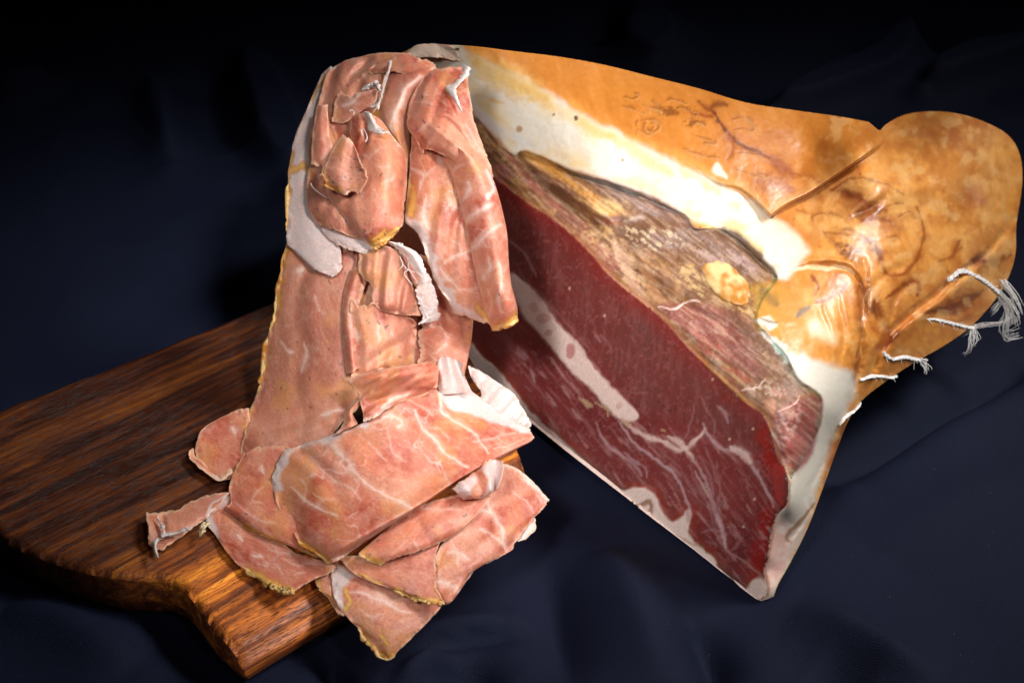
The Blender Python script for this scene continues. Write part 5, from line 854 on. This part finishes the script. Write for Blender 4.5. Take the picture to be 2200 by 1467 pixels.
slice_('low slice with a yellow crusty rim, lying flat on the lit end of the wood', offs([[(430, 555), (520, 530), (650, 590), (800, 690)], [(392, 675), (500, 650), (640, 720), (830, 820)], [(438, 745), (540, 740), (680, 800), (950, 880)], [(498, 835), (580, 830), (720, 870), (1068, 908)], [(558, 905), (660, 900), (800, 930), (1062, 948)], [(615, 948), (700, 970), (800, 1005), (960, 990)], [(700, 1008), (755, 1035), (810, 1048), (855, 1052)]], (1.2, 3, 3, 4)), 3, 123, (3, 6, 3, 4), wr=(.8, 60), marb=.32, ang=20, tone=.15, polys=[(3, [(380, 670), (440, 540), (540, 520), (500, 600), (440, 660), (470, 760), (420, 740)])], golds=[(3, [(615, 940), (680, 980), (760, 1020), (850, 1045)], 18)],
    lines=[(3, [(640, 860), (690, 870)], 10), (3, [(560, 770), (590, 790)], 6), (3, [(800, 880), (900, 910), (1010, 920), (1060, 915)], 5), (3, [(720, 820), (760, 850), (830, 850)], 4), (3, [(860, 950), (930, 960)], 3)], rinds=[('bottom', .0, 1., .0019), ('left', .80, 1., .0016)])
o, S = slice_('narrow curled strip of ham with shredded white edges, pointing left over the wood', offs([[(80, 628), (85, 720), (92, 805)], [(165, 632), (172, 735), (150, 845)], [(255, 605), (258, 690), (235, 795)], [(350, 555), (350, 640), (330, 722)], [(440, 535), (430, 610), (395, 672)], [(520, 530), (495, 560), (450, 625)]], [[5, 9, 3], [3, 6, 3], [3, 5, 3], [4, 6, 3], [6, 7, 4], [7, 8, 5]]), 3, 124, (4, 2, 6, 6), wr=(1.5, 35), marb=.16, ang=10, dull=.35, rim=1.3, creases=[(3, [(165, 640), (180, 740)], 7, -3)], fats=[(3, [(450, 625), (420, 640), (400, 670), (440, 590), (515, 545)], 4)])
shred(o, offs([[(125, 665), (140, 660), (155, 680)], [(150, 720), (170, 715), (180, 740)], [(150, 770), (180, 755), (215, 735)], [(210, 770), (240, 745), (270, 720)], [(300, 730), (325, 712), (340, 705)]], (8, 11, 9)), 3, 224, (4, 3, 6, 6)); shred(o, offs([[(100, 790), (140, 770), (200, 770)], [(112, 810), (130, 800), (150, 790)], [(122, 840), (132, 838), (142, 835)], [(143, 878), (147, 878), (150, 876)]], (5, 8, 6)), 3, 225, (3, 2, 5, 5))
shred(o, offs([[(360, 690), (400, 685), (455, 700)], [(362, 725), (385, 720), (405, 715)], [(355, 770), (362, 772), (372, 765)]], (5, 8, 6)), 3, 226, (7, 6, 8, 8), '#e2c79a')
slice_('round edged red slice tucked under the left side of the big marbled slice', offs([[(590, 335), (680, 285), (790, 285), (900, 320)], [(540, 420), (640, 420), (760, 400), (900, 430)], [(518, 500), (640, 510), (760, 510), (900, 520)], [(520, 580), (640, 600), (770, 620), (910, 650)], [(505, 600), (650, 665), (790, 715), (920, 760)], [(500, 625), (640, 715), (790, 785), (930, 830)], [(590, 695), (690, 755), (810, 805), (1005, 885)]], [[5, 7, 7, 7], [4, 7, 8, 8], [4, 8, 8, 8], [5, 9, 9, 8], [8, 10, 10, 8], [4, 7, 7, 6], [3, 4, 4, 4]]), 3, 125, (4, 6, 3, 2), wr=(.9, 60), marb=.2, tone=.35, lines=[(3, [(690, 390), (700, 430)], 14), (3, [(545, 570), (620, 650), (700, 690), (760, 695)], 4), (3, [(690, 500), (640, 570), (690, 600)], 3)], golds=[(3, [(590, 695), (690, 755), (800, 800), (960, 870)], 7)], dashes=4, rinds=[('bottom', .0, .75, .0009)])
slice_('tan slice edge peeking out beneath the pointed slice at the rim of the wood', offs([[(965, 985), (1010, 960), (1070, 940)], [(990, 1045), (1030, 1040), (1075, 1030)], [(1035, 1085), (1070, 1100), (1090, 1100)], [(1080, 1172), (1115, 1180), (1145, 1182)]], (-2, -1, -1)), 3, 126, (4, 4, 8, 3), marb=.1, dull=.5, golds=[(3, [(975, 985), (1000, 1045), (1050, 1100)], 16)])
slice_('pointed slice with white fat side and golden tip, lowest at the front of the pile', offs([[(60, 960), (230, 1000), (400, 1050), (590, 1120)], [(68, 1090), (220, 1120), (380, 1160), (570, 1168)], [(92, 1170), (230, 1200), (360, 1235), (505, 1245)], [(150, 1240), (250, 1260), (350, 1285), (445, 1305)], [(208, 1300), (270, 1320), (335, 1335), (400, 1350)], [(240, 1360), (285, 1375), (325, 1385), (368, 1378)], [(322, 1420), (328, 1420), (334, 1419), (340, 1414)]], [[1, 2, 2, 2], [0, 3, 3, 2], [0, 4, 5, 2], [0, 4, 6, 2], [0, 4, 6, 2], [1, 2, 4, 2], [1, 1, 1, 1]]), 4, 127, (2, 4, 3, 2), wr=(.9, 60), marb=.34, ang=-30, tone=.1, polys=[(4, [(60, 990), (160, 1040), (150, 1070), (115, 1110), (125, 1190), (90, 1180), (55, 1100)])], golds=[(4, [(205, 1300), (240, 1360), (322, 1415), (350, 1400)], 17), (4, [(290, 1300), (330, 1350)], 9), (4, [(130, 1110), (150, 1150), (130, 1190)], 12)],
    lines=[(4, [(140, 1120), (220, 1125), (300, 1150), (370, 1190), (430, 1200)], 7), (4, [(260, 1080), (300, 1140), (320, 1180)], 5), (4, [(330, 1170), (390, 1130), (380, 1100)], 4), (4, [(200, 1180), (260, 1220), (300, 1210)], 4)], rinds=[('left', .6, 1., .0015)])
slice_('pale slice with white marbled right edge, reaching furthest right over the cloth', offs([[(800, 520), (900, 555), (990, 630), (1052, 698)], [(770, 620), (880, 650), (960, 710), (1034, 725)], [(690, 720), (800, 760), (900, 790), (990, 775)], [(600, 830), (700, 870), (800, 900), (908, 883)], [(540, 940), (640, 980), (730, 985), (862, 938)], [(515, 1030), (590, 1060), (655, 1060), (738, 985)], [(520, 1100), (565, 1130), (615, 1128), (694, 1040)], [(560, 1170), (590, 1168), (615, 1150), (645, 1110)]], [[7, 6, 4, 1], [7, 7, 5, 1], [7, 7, 6, 1], [7, 7, 6, 1], [6, 6, 6, 1], [5, 5, 5, 1], [4, 4, 4, 1], [3, 3, 3, 1]]), 4, 128, (4, 4, 3, 6), pleat=(1.0, 90, 50), wr=(1.1, 55), marb=.38, ang=60, tone=-.6, mscale=34,
    fats=[(4, [(860, 545), (930, 575), (1000, 640), (1055, 700)], 12)], lines=[(4, [(700, 740), (780, 760), (830, 830), (855, 930)], 9), (4, [(730, 820), (790, 850), (845, 900)], 7), (4, [(600, 940), (640, 935), (690, 970)], 6), (4, [(530, 1060), (590, 1080), (640, 1110)], 14), (4, [(960, 600), (985, 650), (1010, 710)], 3), (4, [(880, 650), (930, 700), (970, 760)], 3), (4, [(620, 900), (640, 940), (650, 1000)], 5), (4, [(760, 700), (775, 760)], 8)])
slice_('scrap of white fat sticking out below the furthest right slice', offs([[(960, 770), (975, 775), (990, 785)], [(920, 830), (950, 830), (990, 832)], [(890, 880), (915, 888), (940, 880)]], (-1, 0, -1)), 4, 129, (3, 4, 3, 6), marb=0, polys=[(4, [(860, 740), (1040, 740), (1040, 920), (860, 920)])], name='fat_scrap', cat='fat scrap')
slice_('orange pink slice with a jagged golden hem above the pointed front slice', offs([[(90, 950), (280, 940), (440, 910), (570, 840)], [(170, 1030), (300, 1030), (440, 1000), (545, 940)], [(280, 1080), (360, 1080), (450, 1060), (540, 1040)], [(370, 1108), (440, 1130), (490, 1130), (548, 1100)], [(420, 1135), (490, 1152), (540, 1162), (580, 1172)]], (6, 8, 9, 8)), 4, 130, (2, 8, 3, 9), wr=(1, 50), marb=.16, tone=.05, ang=20, golds=[(4, [(370, 1105), (420, 1130), (490, 1150), (570, 1165)], 15), (4, [(200, 1035), (300, 1075)], 6)], dashes=3, rinds=[('bottom', .0, .9, .0011), ('left', .7, 1., .0010)])
slice_('reddish flap with an orange tip, folded under the ridge of the big marbled slice', offs([[(190, 935), (420, 750), (600, 680), (800, 650)], [(188, 948), (380, 850), (560, 780), (785, 690)], [(225, 970), (370, 925), (520, 870), (700, 790)], [(288, 995), (350, 965), (440, 940), (575, 885)]], [[12, 14, 14, 14], [13, 17, 17, 14], [12, 16, 16, 13], [10, 13, 13, 11]]), 4, 131, (3, 9, 3, 5), wr=(1.3, 50), marb=.1, tone=.25, ang=-40, golds=[(4, [(190, 945), (230, 970), (290, 990)], 22)], lines=[(4, [(470, 730), (550, 740), (640, 745)], 5), (4, [(440, 880), (470, 910)], 3)], dashes=8, creases=[(4, [(440, 780), (480, 850), (520, 900)], 14, -2.5)])
slice_('white fatty curl pinched between the big marbled slice and the pale right slice', offs([[(600, 652), (650, 610), (700, 575), (760, 520), (800, 505), (838, 512)], [(630, 668), (675, 640), (720, 620), (770, 575), (810, 560), (842, 560)], [(650, 690), (690, 678), (740, 668), (785, 650), (805, 640), (820, 630)], [(660, 700), (705, 698), (750, 690), (780, 675), (795, 665), (805, 655)]], [[20, 26, 21, 26, 22, 27], [22, 31, 23, 30, 22, 32], [19, 26, 20, 26, 20, 27], [17, 20, 17, 20, 17, 20]]), 4, 132, (8, 5, 4, 6), wr=(3.0, 24), marb=.3, polys=[(4, [(590, 660), (660, 600), (720, 590), (700, 640), (640, 710)]), (4, [(740, 560), (840, 490), (870, 600), (800, 680), (740, 690), (770, 620)])], rim=.8)
slice_('white fat slab lying behind the big marbled slice, beside the foot of the ham', offs([[(680, 92), (700, 100), (725, 110)], [(695, 150), (745, 160), (805, 162)], [(735, 215), (810, 200), (885, 215)], [(725, 265), (830, 260), (932, 288)], [(700, 300), (840, 310), (965, 345)], [(750, 340), (860, 355), (965, 390)]], [[4, 5, 5], [6, 8, 7], [8, 11, 8], [9, 13, 9], [9, 13, 8], [6, 10, 5]]), 4, 133, (3, 3, 6, 7), pleat=(1.3, 34, 40), wr=(1.3, 40), marb=.0, polys=[(4, [(640, 60), (800, 100), (1040, 300), (1040, 440), (700, 420)])], rim=.2, name='fat_scrap', cat='fat scrap')
slice_('big broad marbled slice draped across the front of the pile, folded along its lower right', offs([[(-150, 475), (60, 405), (250, 330), (420, 190), (530, 120), (600, 130)], [(-185, 540), (40, 490), (250, 420), (440, 290), (590, 220), (700, 210)], [(-208, 620), (20, 580), (250, 500), (470, 390), (650, 310), (810, 290)], [(-180, 720), (30, 670), (270, 590), (500, 480), (710, 400), (905, 345)], [(-130, 810), (40, 750), (280, 670), (530, 560), (750, 460), (960, 385)], [(-75, 897), (40, 850), (270, 760), (510, 640), (730, 520), (980, 425)], [(5, 945), (75, 925), (270, 825), (470, 715), (705, 565), (905, 470)], [(60, 985), (105, 968), (285, 845), (450, 740), (690, 580), (885, 490)]],
    [[10, 17, 22, 24, 22, 18], [9, 18, 22, 24, 23, 18], [8, 18, 22, 24, 23, 17], [8, 18, 22, 25, 24, 17], [8, 18, 23, 25, 24, 17], [9, 18, 24, 26, 25, 18], [11, 18, 26, 28, 26, 16], [10, 12, 16, 18, 17, 10]]), 4, 134, (4, 2, 3, 4), pleat=(1.1, 120, 130), wr=(2.4, 95), marb=.42, ang=35, tone=-.08, mscale=34, rim=.5,
    fats=[(4, [(-160, 470), (-60, 440), (40, 415), (130, 370), (200, 350)], 22)], polys=[(4, [(540, 110), (620, 60), (740, 190), (900, 300), (985, 380), (920, 390), (800, 350), (700, 320), (600, 290), (555, 230)]), (4, [(-160, 460), (-90, 455), (-140, 540), (-170, 600), (-150, 650), (-215, 620)])],
    lines=[(4, [(60, 390), (95, 460), (140, 530), (200, 600), (290, 660), (360, 700), (430, 735)], 13), (4, [(90, 450), (60, 420), (100, 370)], 14), (4, [(250, 350), (330, 325), (385, 345), (370, 375)], 16), (4, [(-20, 510), (60, 590), (130, 640), (200, 700)], 5), (4, [(440, 290), (470, 370), (530, 430), (600, 500), (680, 560)], 8), (4, [(560, 210), (560, 290), (620, 340), (700, 390), (780, 480)], 6), (4, [(320, 390), (350, 480), (400, 540)], 4), (4, [(230, 440), (310, 520)], 4), (4, [(-120, 640), (-60, 700), (0, 740), (70, 760), (110, 770)], 6), (4, [(0, 740), (30, 700), (80, 690)], 4), (4, [(-60, 710), (-40, 640), (-80, 600)], 4), (4, [(160, 690), (190, 640), (170, 600)], 4), (4, [(60, 980), (180, 910), (290, 830), (430, 745)], 6), (4, [(700, 430), (800, 420), (900, 400)], 4), (4, [(500, 380), (560, 390), (600, 430)], 4), (4, [(340, 600), (400, 620)], 3), (4, [(570, 570), (600, 640)], 4), (4, [(800, 470), (860, 460), (950, 420)], 3), (4, [(400, 240), (460, 260), (520, 320)], 4)],
    golds=[(4, [(-80, 890), (0, 940), (60, 985)], 14)], creases=[(4, [(440, 560), (520, 640), (560, 690)], 40, -1.5), (4, [(555, 210), (560, 260), (590, 300)], 7, 2), (4, [(280, 330), (340, 420), (480, 420)], 30, 1.5)], rinds=[('left', .68, 1., .0013)])
o, S = slice_('crumpled fold with a twisted tip, lying across the top of the big marbled slice', offs([[(105, 150), (300, 108), (470, 78), (548, 66)], [(150, 180), (310, 140), (460, 128), (550, 120)], [(182, 235), (310, 200), (440, 180), (545, 190)], [(205, 295), (290, 270), (420, 215), (535, 205)], [(205, 350), (262, 330), (360, 270), (480, 235)]], [[28, 30, 30, 28], [28, 40, 40, 36], [28, 34, 34, 34], [28, 30, 28, 28], [27, 29, 25, 23]]), 4, 135, (6, 4, 6, 3), pleat=(1.6, 40, 60), wr=(1.3, 45), marb=.2, tone=-.15, ang=-20, creases=[(4, [(200, 260), (330, 240), (480, 160)], 9, -3)], lines=[(4, [(280, 110), (310, 130)], 4), (4, [(290, 280), (360, 240), (420, 210)], 6)], fats=[(4, [(205, 350), (262, 328), (330, 290)], 13)])
slice_('white fat frill curling up at the right end of the crumpled fold', offs([[(520, 82), (560, 58), (590, 42), (625, 46), (652, 66)], [(528, 130), (565, 115), (600, 108), (640, 112), (668, 135)], [(540, 185), (580, 180), (615, 180), (660, 178), (690, 190)], [(556, 225), (600, 225), (640, 222), (680, 220), (720, 225)]], [[30, 36, 31, 36, 29], [31, 37, 32, 38, 31], [27, 31, 27, 31, 27], [23, 25, 23, 25, 22]]), 4, 136, (12, 4, 3, 14), wr=(2.4, 30), marb=0, polys=[(4, [(545, 20), (760, 20), (800, 260), (575, 260), (560, 140)])], name='fat_scrap', cat='fat scrap', rim=.2)
slice_('twisted strip with white shredded edges, left of the crumpled fold', offs([[(183, 235), (192, 245), (203, 262)], [(130, 290), (150, 300), (172, 322)], [(118, 350), (150, 352), (186, 365)], [(74, 412), (92, 400), (112, 392)]], (20, 25, 22)), 4, 137, (2, 3, 7, 6), wr=(1.6, 25), marb=.2, fats=[(4, [(180, 235), (130, 290), (116, 350), (72, 412)], 4)], rim=1.2)
